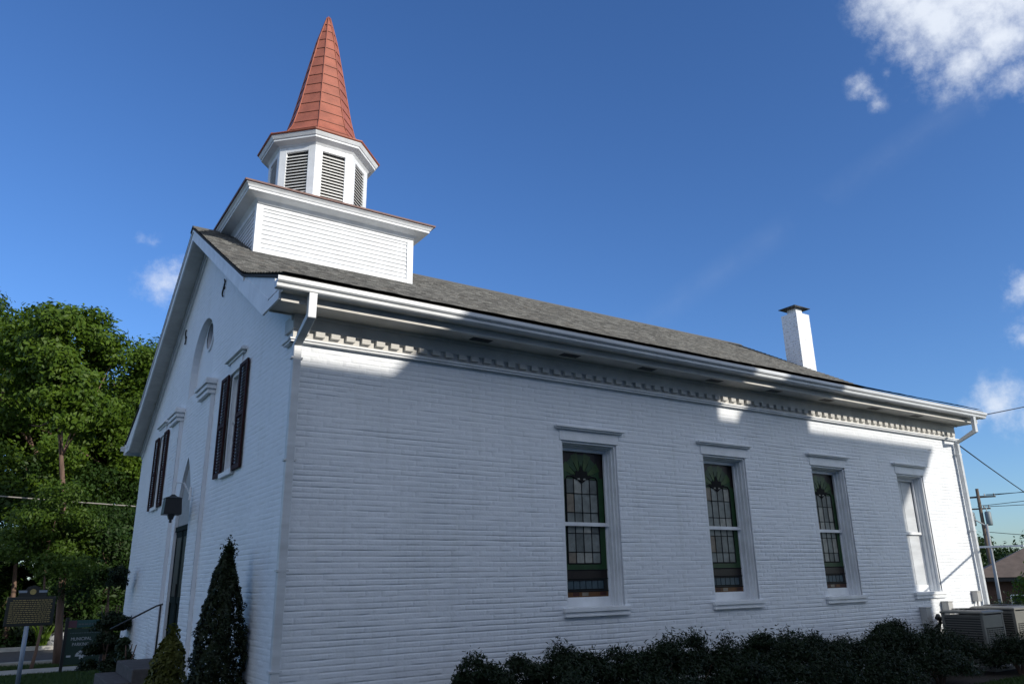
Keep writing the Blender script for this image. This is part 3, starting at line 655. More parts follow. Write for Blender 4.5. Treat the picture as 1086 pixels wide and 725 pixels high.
for z0, z1, r0, r1 in ((Z1 + .17, Z1 + .185, .33, .33), (Z1 + .185, Z1 + .26, .33, .08)):
    mx_, my_ = (cx0 + cx1) / 2, (cy0 + cy1) / 2
    d.rings([[(mx_ - r0, my_ - r0 * .8, z0), (mx_ + r0, my_ - r0 * .8, z0), (mx_ + r0, my_ + r0 * .8, z0), (mx_ - r0, my_ + r0 * .8, z0)], [(mx_ - r1, my_ - r1 * .8, z1), (mx_ + r1, my_ - r1 * .8, z1), (mx_ + r1, my_ + r1 * .8, z1), (mx_ - r1, my_ + r1 * .8, z1)]])
d.build('chimney_cap', BLACK, chim)

# ---- steeple base
BX0, BX1, BY0 = .31, 3.24, 3.72; BY1 = 2 * MID - BY0; BZ1 = 7.86
d = MB(); d.box((BX0 + .03, BY0 + .03, 6.0), (BX1 - .03, BY1 - .03, BZ1)); sb = part(d, 'steeple_base', WHITE)
def laps(mb, p, u0, u1, z0, z1, pitch=.083):
    z = z1
    while z > z0:
        mb.add([p(u0, .0, z), p(u1, .0, z), p(u1, .018, z - pitch), p(u0, .018, z - pitch), p(u1, 0.002, z - pitch - .002), p(u0, 0.002, z - pitch - .002)], [(0, 1, 2, 3), (3, 2, 4, 5)]); z -= pitch
d = MB(); laps(d, lambda u, o, z: (u, BY0 + .03 - o, z), BX0 + .1, BX1 - .1, 6.8, BZ1 - .1); laps(d, lambda u, o, z: (BX0 + .03 - o, u, z), BY0 + .1, BY1 - .1, 6.8, BZ1 - .1)
laps(d, lambda u, o, z: (BX1 - .03 + o, u, z), BY0 + .1, BY1 - .1, 6.8, BZ1 - .1); laps(d, lambda u, o, z: (u, BY1 - .03 + o, z), BX0 + .1, BX1 - .1, 6.8, BZ1 - .1)
d.build('lap_siding', WHITE, sb, fixn=False)
d = MB()
for x0, x1 in ((BX0, BX0 + .115), (BX1 - .125, BX1)):
    for y0, y1 in ((BY0, BY0 + .115), (BY1 - .115, BY1)):
        d = MB(); d.box((x0, y0, 6.2), (x1, y1, BZ1 - .002)); d.build('corner_board', WHITE, sb, .004)
for bx_ in (((BX0 + .115, BY0 + .004, BZ1 - .13), (BX1 - .125, BY0 + .06, BZ1 - .003)), ((BX0 + .004, BY0 + .115, BZ1 - .13), (BX0 + .06, BY1 - .115, BZ1 - .003)), ((BX0 + .115, BY0 + .006, 6.78), (BX1 - .125, BY0 + .05, 6.99))):
    d = MB(); d.box(*bx_); d.build('frieze_board', WHITE, sb, .004)
d = MB()
def ring_rect(q, z): return [(BX0 - q + .04, BY0 - q, z), (BX1 + q - .04, BY0 - q, z), (BX1 + q - .04, BY1 + q, z), (BX0 - q + .04, BY1 + q, z)]
d.rings([ring_rect(.03, BZ1 - .06), ring_rect(.07, BZ1 - .01), ring_rect(.08, BZ1 + .0), ring_rect(.25, BZ1 + .035), ring_rect(.25, BZ1 + .07), ring_rect(.265, BZ1 + .08), ring_rect(.28, BZ1 + .11), ring_rect(.305, BZ1 + .13), ring_rect(.31, BZ1 + .145)])
d.build('cornice', WHITE, sb, .003)
d = MB(); OX, OY = 1.93, MID
d.rings([ring_rect(.335, BZ1 + .1455), ring_rect(.34, BZ1 + .172), ring_rect(.30, BZ1 + .185), ring_rect(-.35, BZ1 + .40), ring_rect(-.5, BZ1 + .42)]); d.build('low_roof', RUST, sb)

# ---- octagonal belfry
A8 = math.pi / 8
def octr(Rr, z, rot=0): return [(OX + Rr * math.cos(-math.pi / 2 - A8 + k * math.pi / 4), OY + Rr * math.sin(-math.pi / 2 - A8 + k * math.pi / 4), z) for k in range(8)]
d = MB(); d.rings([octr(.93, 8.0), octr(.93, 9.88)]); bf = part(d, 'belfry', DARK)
RB = 1.0; posts = MB(); 
O = octr(RB, 0)
for k in range(8):
    p = Vector(O[k]); qn = Vector(O[(k + 1) % 8]); t = (qn - p).normalized(); nrm = Vector((t.y, -t.x, 0)); Ls = (qn - p).length
    def fr(a, b, z0, z1, o0=.0, o1=-.06): 
        P = [p + t * a + nrm * o1, p + t * b + nrm * o1, p + t * b + nrm * o0, p + t * a + nrm * o0]
        posts.hexa([(v.x, v.y, z0) for v in P] + [(v.x, v.y, z1) for v in P])
    fr(0, .15, 8.0, 9.88); fr(Ls - .15, Ls, 8.0, 9.88); fr(.15, Ls - .15, 9.74, 9.88, -.002); fr(.15, Ls - .15, 8.0, 8.42, -.002)
    lv = MB(); z = 8.44; pitch = .066
    while z < 9.74 - .05:
        P = []
        for zz, oo in ((z, -.008), (z + .047, -.058)):
            for a in (.15, Ls - .15): v = p + t * a + nrm * oo; P.append((v.x, v.y, zz))
        th = .012
        lv.hexa([P[0], P[1], P[3], P[2], (P[0][0], P[0][1], P[0][2] + th), (P[1][0], P[1][1], P[1][2] + th), (P[3][0], P[3][1], P[3][2] + th), (P[2][0], P[2][1], P[2][2] + th)])
        z += pitch
    lv.build('louvre', LOUV, bf)
posts.build('corner_post', WHITE, bf, .004)
d = MB(); d.rings([octr(1.0, 9.84), octr(1.03, 9.875), octr(1.04, 9.885), octr(1.16, 9.93), octr(1.16, 9.965), octr(1.18, 9.975), octr(1.215, 10.03), octr(1.22, 10.045)]); d.build('cornice', WHITE, bf, .003)

# ---- spire of banded metal shingles
prof_s = [(1.245, 10.05), (1.24, 10.075), (1.02, 10.17), (.86, 10.30), (.76, 10.46), (.70, 10.64), (.60, 11.02), (.495, 11.55), (.36, 12.25), (.21, 13.0), (.075, 13.50), (.03, 13.66)]
pz = [p[1] for p in prof_s]; pr_ = [p[0] for p in prof_s]
d = MB(); bands = [10.075, 10.20, 10.37, 10.60, 10.86, 11.12, 11.38, 11.64, 11.90, 12.16, 12.42, 12.68, 12.94, 13.20, 13.42]
rg = [octr(1.235, 10.046), octr(1.25, 10.06)]; 
for i, z in enumerate(bands):
    z1 = bands[i + 1] if i + 1 < len(bands) else 13.66
    n = 3
    for j in range(n + 1):
        zz = z + (z1 - z) * j / n; r = float(np.interp(zz, pz, pr_)); rg.append(octr(r + .014 * (1 - j / n), zz + .001 * j))
rg.append(octr(.004, 13.72)); d.rings(rg); sp = part(d, 'spire', TERRA)
d = MB()
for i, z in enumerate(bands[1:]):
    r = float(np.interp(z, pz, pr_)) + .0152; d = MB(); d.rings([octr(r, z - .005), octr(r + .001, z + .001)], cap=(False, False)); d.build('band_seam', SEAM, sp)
d = MB()
for k in range(8):
    pts = []
    for z in np.linspace(10.08, 13.66, 30):
        r = float(np.interp(z, pz, pr_)) + .010; pts.append(octr(r, z)[k])
    d.tube(pts, .014, 5)
d.build('hip_cap', TERRA, sp, smooth=True)

# ---- steps, rail, lantern
d = MB(); d.box((-.60, 4.75, -.8), (-.003, 6.5, .47))
for i in range(5): d.box((-.60 - .3 * (i + 1), 4.75, -.85), (-.60 - .3 * i - .001, 6.5, .47 - .17 * (i + 1)))
tag(part(d, 'front_steps', STONE, .012))
for y in (4.86,):
    t = MB(); t.tube([(-.30, y, .46), (-.30, y, 1.36)], .015); t.tube([(-.27, y, 1.36), (-.36, y, 1.335), (-.95, y, 1.03)], .013)
    part(t, 'handrail', BLACK, smooth=True)
d = MB(); lx, ly, lz = -.34, 4.62, 2.80
def rr(h, z): return [(lx - h, ly - h, z), (lx + h, ly - h, z), (lx + h, ly + h, z), (lx - h, ly + h, z)]
d.rings([rr(.125, lz - .13), rr(.13, lz - .12), rr(.115, lz + .11), rr(.125, lz + .12), rr(.05, lz + .15), rr(.02, lz + .18)]); d.rings([rr(.03, lz - .20), rr(.05, lz - .131)]); d.tube([(lx, ly, lz - .25), (lx, ly, lz - .20)], .02)
lant = tag(d.build('entrance_lantern', BLACK), 'black square lantern hung on a white bracket beside the pointed church door', 'lantern')
d = MB(); d.tube([(-.105, ly, lz + .20), (-.20, ly, lz + .36), (-.30, ly, lz + .37), (lx, ly, lz + .24)], .012, 6); d.tube([(-.101, ly - .05, lz + .1), (-.101, ly - .05, lz + .3)], .02, 6); d.build('lantern_bracket', WHITE, lant)

# ------------------------------------------------------------ services on the side wall
GREYP = mat('grey_enamel_box', (.42, .42, .41), .45, .06, 6); ACM = mat('air_conditioner_beige', (.15, .15, .135), .5, .06, 5); ACD = mat('coil_fin_grey', (.045, .045, .045), .6)
def box_thing(name, a, b, m, label, cat, extra=None):
    d = MB(); d.box(a, b); d.box((a[0] - .008, a[1] - .012, b[2] - .012), (b[0] + .008, b[1], b[2] + .008)); o = d.build(name, m, None, .006)
    if extra: extra(o)
    return tag(o, label, cat)
def cond(o, x, y=-.06, z0=.0, z1=.6):
    d = MB(); d.tube([(x, y, z0), (x, y, z1)], .018); d.build('conduit', GREYP, o, smooth=True)
box_thing('electrical_box', (11.86, -.13, .72), (12.02, -.005, 1.0), GREYP, 'grey electrical box on the wall below and left of the white boarded window', 'electrical box', lambda o: cond(o, 11.94, -.06, .0, .72))
box_thing('electrical_box', (12.62, -.14, .85), (12.78, -.005, 1.08), GREYP, 'light grey disconnect box on the wall right behind the first air conditioner', 'electrical box', lambda o: cond(o, 12.7, -.07, .0, .85))
box_thing('electrical_box', (13.78, -.12, 1.05), (13.92, -.005, 1.24), GREYP, 'small grey box on the wall beside the rear downspout', 'electrical box', lambda o: cond(o, 13.85, -.06, .0, 1.05))
d = MB(); d.tube([(12.28, -.03, .0), (12.28, -.06, .55), (12.22, -.16, .80), (12.10, -.2, .86)], .03, 8); d.tube([(12.22, -.02, .62), (12.27, -.10, .70), (12.40, -.22, .78), (12.45, -.3, .5)], .02, 8); d.tube([(12.10, -.2, .86), (12.04, -.2, .80)], .04, 8)
tag(d.build('hooked_pipe', BLACK, smooth=True), 'black hooked pipe rising by the wall left of the air conditioners', 'pipe')
def ac(x0, y0, x1, y1, z1, label):
    t = empty('air_conditioner', ((x0 + x1) / 2, (y0 + y1) / 2, 0)); tag(t, label, 'air conditioner', 'air conditioners beside the church')
    ox, oy = t.location.x, t.location.y; x0 -= ox; x1 -= ox; y0 -= oy; y1 -= oy
    d = MB(); d.box((x0 + .03, y0 + .03, .12), (x1 - .03, y1 - .03, z1 - .08)); d.build('coil', ACD, t)
    d = MB()
    for a, b in ((x0, y0), (x1 - .05, y0), (x0, y1 - .05), (x1 - .05, y1 - .05)): d.box((a, b, .1), (a + .05, b + .05, z1 - .05))
    d.box((x0, y0, .08), (x1, y1, .18)); d.box((x0 + .05, y0 + .004, z1 - .28), (x1 - .05, y0 + .03, z1 - .07)); d.box((x0 + .004, y0 + .05, z1 - .10), (x0 + .03, y1 - .05, z1 - .07)); d.build('cabinet', ACM, t, .006)
    d = MB(); z = .2
    while z < z1 - .3:
        d.box((x0 + .05, y0 + .006, z), (x1 - .05, y0 + .022, z + .014)); z += .032
    z = .2
    while z < z1 - .1:
        d.box((x0 + .006, y0 + .05, z), (x0 + .022, y1 - .05, z + .012)); z += .04
    for x in np.linspace(x0 + .1, x1 - .1, 7): d.box((x, y0 + .002, .2), (x + .012, y0 + .018, z1 - .3))
    d.build('grille', ACM, t)
    d = MB(); d.rings([[(x0 - .012, y0 - .012, z1 - .05), (x1 + .012, y0 - .012, z1 - .05), (x1 + .012, y1 + .012, z1 - .05), (x0 - .012, y1 + .012, z1 - .05)], [(x0 - .012, y0 - .012, z1 - .02), (x1 + .012, y0 - .012, z1 - .02), (x1 + .012, y1 + .012, z1 - .02), (x0 - .012, y1 + .012, z1 - .02)], [(x0 + .03, y0 + .03, z1), (x1 - .03, y0 + .03, z1), (x1 - .03, y1 - .03, z1), (x0 + .03, y1 - .03, z1)]]); top = d.build('lid', ACM, t, .006)
    d = MB()
    for r in (.1, .17, .24, .30): d.tube([(r * math.cos(a), r * math.sin(a), z1 + .018) for a in np.linspace(0, 2 * math.pi, 25)], .005, 5)
    d.build('fan_guard', BLACK, top)
    d = MB(); d.box((x0 - .1, y0 - .1, -.03), (x1 + .1, y1 + .1, .079)); d.build('pad', CONC, t, .01)
ac(11.86, -1.10, 12.56, -.38, .96, 'beige air conditioner nearest the camera, in front of the white boarded window')
ac(12.95, -1.12, 13.75, -.36, .99, 'beige air conditioner farther back beside the rear downspout')

# ------------------------------------------------------------ foliage
def leaves(P, size, asp=.6, up=.35, jitter=.35, seed=0, nrm=None):
    """quads at points P, roughly facing nrm (outward) with random tilt"""
    r = np.random.default_rng(seed); n = len(P)
    d_ = r.normal(size=(n, 3)); d_ /= np.linalg.norm(d_, axis=1)[:, None]
    if nrm is not None: d_ = d_ * jitter * 2 + nrm; 
    d_[:, 2] += up; d_ /= np.linalg.norm(d_, axis=1)[:, None]
    a = np.cross(d_, r.normal(size=(n, 3))); a /= np.linalg.norm(a, axis=1)[:, None]; b = np.cross(d_, a)
    s = size * r.uniform(.6, 1.35, (n, 1)); a = a * s; b = b * s * asp
    V = np.stack([P - a, P - b * .9 - a * .1 + d_ * s * .12, P + a, P + b * .9 - a * .1 + d_ * s * .12], 1).reshape(-1, 3)
    return V, np.arange(4 * n).reshape(n, 4)
def clumps(n, rad, seed, squash=1., lo=.45, bottom=-.6, power=.5):
    r = np.random.default_rng(seed); c = []
    while len(c) < n:
        v = r.normal(size=3); v /= np.linalg.norm(v)
        if v[2] < bottom: continue
        bulge = 1 + .30 * (vnoise(np.array(v[0] * 1.7 + seed), np.array(v[1] * 1.7 + v[2] * 2.3), seed) - .5) * 2
        c.append(v * rad * (lo + (1 - lo) * r.uniform() ** power) * np.array([1, 1, squash]) * r.uniform(.80, 1.12) * bulge)
    return np.array(c)
def crown_mesh(nc, per, rad, csize, leaf, seed, squash, bottom=-.6, lo=.4, droop=0.):
    r = np.random.default_rng(seed + 1); cc = clumps(nc, rad, seed, squash, lo, bottom)
    Ps, Ns = [], []
    for c in cc:
        cs = csize * r.uniform(.55, 1.35); k = int(per * (cs / csize) ** 2)
        v = r.normal(size=(k, 3)); v /= np.linalg.norm(v, axis=1)[:, None]
        q = v * cs * (r.uniform(.25, 1, (k, 1)) ** .6) * np.array([1.15, 1.15, .62]); q += r.normal(size=(k, 3)) * cs * .12
        q[:, 2] -= droop * (q[:, 0] ** 2 + q[:, 1] ** 2) / max(cs, .01)
        Ps.append(q + c); Ns.append(v * .7 + c / (np.linalg.norm(c) + 1e-6) * .5)
    P = np.concatenate(Ps); Nn = np.concatenate(Ns)
    return leaves(P, leaf, .55, .35, .45, seed, Nn), cc
LEAF = [leafmat('leaf_spring_green', (.032, .080, .006), (.110, .175, .012)), leafmat('leaf_mid_green', (.022, .056, .006), (.080, .135, .010)), leafmat('leaf_deep_green', (.014, .038, .007), (.038, .078, .010))]
YEW = leafmat('yew_needles', (.005, .014, .004), (.014, .030, .007), .1); ARB = leafmat('arborvitae_scales', (.009, .019, .006), (.024, .034, .010), .1); GOLD = leafmat('golden_shrub', (.06, .07, .012), (.12, .125, .02), .25); BOX_ = leafmat('round_shrub_leaf', (.016, .032, .012), (.032, .052, .018), .15)
crown_cache = {}
def tree(loc, h, crown_r, squash, key, leaf_i, label, trunk_r=.2, lean=(0, 0), trunk_top=None, bark=BARK, nc=105, per=640, cs=.95, leaf=.095, group='trees beyond the road', name='tree', lo=.4, bottom=-.6):
    t = empty(name, loc); tag(t, label, 'tree', group)
    ck = (key, leaf_i)
    if ck not in crown_cache:
        (V, F), cc = crown_mesh(nc, per, crown_r, cs, leaf, key, squash, bottom, lo)
        crown_cache[ck] = (V, F, cc)
    V, F, cc = crown_cache[ck]; cz = h - crown_r * squash
    off = np.array([lean[0], lean[1], cz])
    npmesh('crown', V + off, F, LEAF[leaf_i], t)
    d = MB(); zt = trunk_top or cz + crown_r * squash * .5
    pts = [(lean[0] * q + .08 * math.sin(q * 7 + key), lean[1] * q, zt * q - .15) for q in np.linspace(0, 1, 8)]
    d.tube(pts, [trunk_r * (1.25 if i == 0 else 1 - .09 * i) for i in range(8)], 10)
    for c in cc[::6]:
        s = Vector(pts[rnd.choice([5, 6, 7])]); e = Vector(c) + Vector(off); m_ = (s + e) / 2 + Vector((0, 0, -.2 + .3 * rnd.random()))
        d.tube([s, m_, e], [trunk_r * .32, trunk_r * .2, trunk_r * .07], 6)
    d.build('trunk', bark, t, smooth=True)
    return t
ZG = -.7
tree((-.34, 20.9, ZG), 12.0, 1.9, 1.55, 11, 0, 'tall tree with a bare reddish brown trunk standing at the near edge of the road', .125, (-1.2, 0), nc=56, per=560, cs=.62, leaf=.085, group='trees by the road', trunk_top=9.2)
tree((-3.4, 31.5, ZG), 14.9, 4.6, 1.35, 21, 0, 'bright green broad tree at the left edge beyond the road', .3)
tree((1.2, 33.5, ZG), 12.3, 3.4, 1.6, 22, 1, 'mid green tree behind the bare trunk beyond the road', .28)
tree((-7.5, 34.0, ZG), 16.5, 5.2, 1.3, 23, 1, 'large tree furthest left beyond the road', .3)
tree((2.7, 31.6, ZG), 14.3, 2.3, 2.2, 24, 0, 'tall loose crowned tree partly hidden by the gable eave', .24)
tree((-3.2, 37.5, ZG), 15.6, 5.2, 1.3, 25, 1, 'dark tree at the back of the wood between two brighter trees', .3)
tree((9.5, 37.0, ZG), 14.5, 4.6, 1.3, 26, 2, 'dark green tree behind the church roof', .3)
tree((-1.15, 19.95, ZG), 5.4, 1.6, 1.15, 12, 1, 'young tree in front of the bare reddish trunk on the grass strip', .05, nc=34, per=420, cs=.5, leaf=.06, group='trees by the road', lo=.25)
tree((.75, 20.4, ZG), 4.6, 1.2, 1.3, 13, 2, 'young dark leafed tree by the pavement right of the parking sign', .05, nc=34, per=420, cs=.5, leaf=.06, group='trees by the road', lo=.25)
tree((-1.8, 29.8, ZG), 7.4, 2.9, 1.15, 31, 2, 'low leafy tree with drooping branches above the kerb at left', .12, nc=45, per=420, cs=.85, leaf=.09)
tree((1.6, 30.0, ZG), 7.4, 2.6, 1.25, 32, 2, 'small dark green tree beside the church corner across the road', .12, nc=45, per=420, cs=.85, leaf=.09)
tree((4.6, 30.5, ZG), 8.5, 2.8, 1.3, 33, 2, 'small tree hidden mostly behind the church front', .12, nc=45, per=420, cs=.85, leaf=.09)
tree((-5.0, 30.0, ZG), 8.2, 3.2, 1.15, 34, 2, 'low dark tree at far left above the kerb', .12, nc=45, per=420, cs=.85, leaf=.09)
# understory
def shrub(name, loc, rx, ry, h, m, label, cat, group, seed, leaf=.035, n=9000, shape='dome', asp=.4):
    r = np.random.default_rng(seed); t = empty(name, loc); tag(t, label, cat, group)
    if shape == 'dome':
        k = max(14, int(22 * (rx + ry) / 1.0)); P = []; Nn = []
        for i in range(k):
            a = r.uniform(0, 2 * np.pi); rad = r.uniform() ** .5; c = np.array([rx * .8 * rad * np.cos(a), ry * .8 * rad * np.sin(a), h * ((.25 if h < 1.1 else r.uniform(.02, .25)) + .62 * (1 - rad ** 2) ** .5 * r.uniform(.55 if h < 1.1 else .1, 1.08))])
            cs = min(rx, ry, h) * r.uniform(.25, .45); kk = n // k
            v = r.normal(size=(kk, 3)); v /= np.linalg.norm(v, axis=1)[:, None]
            ray_ = np.array([c[0], c[1], c[2] * .9]); 
            q = v * cs * r.uniform(.3, 1, (kk, 1)) ** .6; q += r.normal(size=(kk, 3)) * cs * .28; q[:, 2] = np.abs(q[:, 2]) * 1.0 - cs * .45
            P.append(q + c); Nn.append(v)
        P = np.concatenate(P); Nn = np.concatenate(Nn)
    else:  # cone / column
        z = r.uniform(0, 1, n) ** 1.15; a = r.uniform(0, 2 * np.pi, n)
        prof = np.interp(z, [0, .12, .35, .5, .62, .75, .9, 1], [.85, 1, .96, .92, .84, .70, .50, .14])
        lump = 1 + .38 * (vnoise(a * 1.9, z * 7, seed) - .5) * 2 + .24 * (vnoise(a * 6, z * 22, seed + 2) - .5) * 2
        rad = prof * lump * r.uniform(.55, 1, n) ** .35
        P = np.stack([rx * rad * np.cos(a), ry * rad * np.sin(a), z * h], -1); Nn = np.stack([np.cos(a), np.sin(a), .3 + 0 * a], -1)
        tip = r.normal(size=(n // 40, 3)) * np.array([.035, .035, .07]) + np.array([.02, 0, h * 1.0]); P = np.concatenate([P, tip]); Nn = np.concatenate([Nn, tip * 0 + 1])
    P[:, 2] = np.maximum(P[:, 2], .01)
    V, F = leaves(P, leaf, asp, .4, .5, seed, Nn); npmesh('foliage', V, F, m, t)
    d = MB(); 
    for i in range(4 if shape == 'dome' else 1):
        a = i * 1.6 + seed; top = (.5 * rx * math.cos(a), .5 * ry * math.sin(a), h * .6) if shape == 'dome' else (0, 0, h * .92)
        d.tube([(0, 0, -.05), (top[0] * .15, top[1] * .4, top[2] * .5), top], [.03, .022, .008], 6)
    d.build('stem', BARK, t); return t
for i, (x, y, rx, h) in enumerate([(-5.5, 29.2, 1.6, 2.0), (-3.6, 29.4, 1.5, 1.5), (-.2, 29.6, 1.7, 2.6), (1.8, 29.3, 1.6, 2.4), (3.6, 29.5, 1.8, 2.6), (-2.4, 31.2, 2.0, 3.4), (.8, 31.5, 2.2, 3.8), (-4.8, 31.5, 2.2, 3.6), (3.2, 31.8, 2.2, 3.8)]):
    lab = ['dark shrub at the far left behind the kerb', 'low shrub beside the grassy tuft behind the kerb', 'dark shrub behind the parking sign across the road', 'dense shrub behind the near bare trunk', 'shrub near the church corner across the road', 'tall dark shrub behind the historical marker', 'tall shrub filling the gap under the middle tree', 'tall shrub under the leftmost tree', 'tall shrub hidden by the church corner'][i]
    shrub('shrub', (x, y, ZG), rx, 1.1, h, LEAF[2] if i % 2 else BOX_, lab, 'shrub', 'shrubs behind the road', 60 + i, .10, 5200)
# foundation hedge along the wall (x, y, half width, height)
HED = [(1.98, -.85, .30, .98), (2.48, -.80, .34, .88), (2.98, -.9, .36, 1.02), (3.5, -.75, .34, .84), (4.0, -.9, .36, .92), (4.55, -.85, .42, 1.07), (5.15, -.8, .38, .96), (5.7, -.85, .38, .88),
       (6.3, -.9, .42, .93), (6.95, -.8, .46, .96), (7.65, -.85, .46, .86), (8.4, -.8, .46, .78), (9.15, -.8, .42, .82), (9.75, -.75, .46, .95), (10.5, -.85, .46, .80), (11.15, -1.0, .46, .70), (11.75, -1.6, .50, .62), (12.5, -1.75, .5, .55), (13.3, -1.8, .5, .45)]
hl = ['first low yew at the left end of the hedge under the plain brick', 'second low yew from the left end of the hedge', 'yew just left of the first stained glass window', 'yew under the left jamb of the first stained glass window', 'yew below the middle of the first stained glass window', 'taller yew right of the first stained glass window',
      'yew midway between the first two stained glass windows', 'yew left of the second stained glass window', 'yew below the left half of the second stained glass window', 'wide yew below the right half of the second stained glass window', 'yew right of the second stained glass window', 'low yew between the second and third stained glass windows',
      'yew just left of the third stained glass window', 'bushy yew below the third stained glass window that stands highest at this end', 'yew right of the third stained glass window', 'low yew left of the first air conditioner', 'low yew in front of the first air conditioner', 'low yew in front of the gap between the air conditioners', 'last and lowest yew in front of the far air conditioner']
for i, (x, y, rx, h) in enumerate(HED):
    shrub('yew_bush', (x, y, 0), rx * 1.15, .48, h, YEW, hl[i], 'bush', 'yew hedge along the side wall', 100 + i, .026, 9000, asp=.32)
for i, (x, y, rx, h) in enumerate([(2.6, -1.45, .6, .68), (3.9, -1.5, .65, .62), (5.3, -1.5, .65, .66), (6.7, -1.5, .65, .62), (8.1, -1.5, .7, .55), (9.6, -1.45, .7, .55)]):
    shrub('juniper', (x, y, 0), rx, .5, h, YEW, ['low juniper in the front row at its left end', 'second juniper of the front row, before the first stained glass window', 'third juniper of the front row, before the gap between two windows', 'fourth juniper of the front row, before the second stained glass window', 'fifth juniper of the front row, right of the second window', 'last juniper of the front row, before the third window'][i], 'bush', 'juniper row in front of the yews', 140 + i, .026, 9000, asp=.32)
shrub('arborvitae', (-.30, 1.02, -.05), .26, .26, 2.0, ARB, 'tall dark conical evergreen against the front wall near the corner', 'evergreen', None, 200, .026, 26000, 'cone', .35)
shrub('golden_shrub', (-.42, 3.1, -.05), .22, .24, 1.06, GOLD, 'small yellow green shrub between the steps and the conical evergreen', 'shrub', None, 201, .03, 7000, 'cone', .5)
shrub('golden_shrub', (-.25, 2.35, -.05), .25, .25, .72, BOX_, 'low green shrub at the foot of the conical evergreen', 'shrub', None, 204, .03, 4000, 'dome', .5)
shrub('round_shrub', (-.34, 7.3, -.25), .25, .38, 1.50, BOX_, 'rounded green shrub left of the handrail', 'shrub', None, 202, .035, 14000, 'dome', .5)
shrub('dark_yew', (-.40, 9.9, -.45), .40, .5, 2.85, YEW, 'tall dark yew at the far corner of the church front', 'evergreen', None, 203, .035, 22000, 'dome', .4)
# leaf litter and ivy under the wood
r_ = np.random.default_rng(77); n_ = 60000; P = np.stack([r_.uniform(-14, 9, n_), r_.uniform(28.4, 44, n_), np.zeros(n_)], -1)
P[:, 2] = -.68 + r_.uniform(0, 1, n_) ** 2 * (.35 + 1.6 * vnoise(P[:, 0] * .5, P[:, 1] * .5, 6) ** 2 + .09 * (P[:, 1] - 28.4))
V_, F_ = leaves(P, .09, .6, .6, .5, 78); o = npmesh('ground_cover', V_, F_, LEAF[2]); o['kind'] = 'stuff'; o['label'] = 'dark ivy and undergrowth below the trees beyond the road'; o['category'] = 'undergrowth'
for i, (x, y) in enumerate([(-9, 34.5), (-5.8, 35.2), (-2.6, 34.8), (.4, 35.6), (3.4, 34.9), (6.4, 35.5)]):
    shrub('shrub', (x, y, ZG), 2.3, 1.2, 5.2, LEAF[2], ['dark thicket far back at the left edge of the wood', 'dark thicket at the back behind the leftmost tree', 'dark thicket far back behind the historical marker', 'dark thicket far back behind the bare trunk', 'dark thicket far back left of the church corner', 'dark thicket far back hidden by the church'][i], 'shrub', 'thickets at the back of the wood', 260 + i, .20, 9000)
# grass
def grass(name, x0, x1, y0, y1, n, h, seed, label):
    r = np.random.default_rng(seed); x = r.uniform(x0, x1, n); y = r.uniform(y0, y1, n); z = gz(x, y); a = r.uniform(0, np.pi, n); hh = h * r.uniform(.5, 1.3, n); b = .006 + .004 * r.uniform(size=n)
    lx = r.normal(0, .35, n) * hh; ly_ = r.normal(0, .35, n) * hh
    V = np.stack([np.stack([x - b * np.cos(a), y - b * np.sin(a), z], -1), np.stack([x + b * np.cos(a), y + b * np.sin(a), z], -1), np.stack([x + lx, y + ly_, z + hh], -1)], 1).reshape(-1, 3)
    o = npmesh(name, V, np.arange(3 * n).reshape(n, 3), GR); o['kind'] = 'stuff'; o['label'] = label; o['category'] = 'grass'
GR = leafmat('grass_blade', (.025, .055, .010), (.05, .09, .018), .2)
grass('grass', 7, 20, -5.5, -1.75, 60000, .06, 1, 'mown dark green lawn in front of the hedge')
grass('grass', -6, 2, 11.5, 18.25, 50000, .08, 2, 'shaded lawn around the historical marker')
grass('grass', -6, 4, 19.9, 21.3, 16000, .08, 3, 'grass strip between the pavement and the road')
# strappy tuft and pale stone beyond the kerb
d = MB()
for i in range(26):
    a = rnd.uniform(0, 6.28); l_ = rnd.uniform(.5, .95); w_ = .03; bx, by = .12 * math.cos(a), .12 * math.sin(a); tx, ty_ = bx + .45 * l_ * math.cos(a), by + .45 * l_ * math.sin(a)
    d.add([(bx - w_, by, 0), (bx + w_, by, 0), ((bx + tx) / 2 + w_, (by + ty_) / 2, l_ * .75), (tx, ty_, l_), ((bx + tx) / 2 - w_, (by + ty_) / 2, l_ * .75)], [(0, 1, 2, 3, 4)])
tf = d.build('lily_tuft', LEAF[0], fixn=False); tf.location = (-.55, 28.6, -.6); tag(tf, 'bright strap leaved lily clump behind the kerb', 'plant')
bm = bmesh.new(); bmesh.ops.create_icosphere(bm, subdivisions=3, radius=.5)
for v in bm.verts: v.co *= 1 + .25 * (vnoise(np.array(v.co.x * 3 + 5), np.array(v.co.z * 3 + v.co.y * 2), 3) - .5); v.co.z *= .75
me = bpy.data.meshes.new('boulder'); bm.to_mesh(me); bm.free(); me.materials.append(mat('pale_stone', (.33, .34, .35), .9, .2, 3, .5, 12)); o = bpy.data.objects.new('boulder', me); C.objects.link(o); o.location = (.05, 28.9, -.45); tag(o, 'pale grey boulder beside the lily clump across the road', 'boulder')

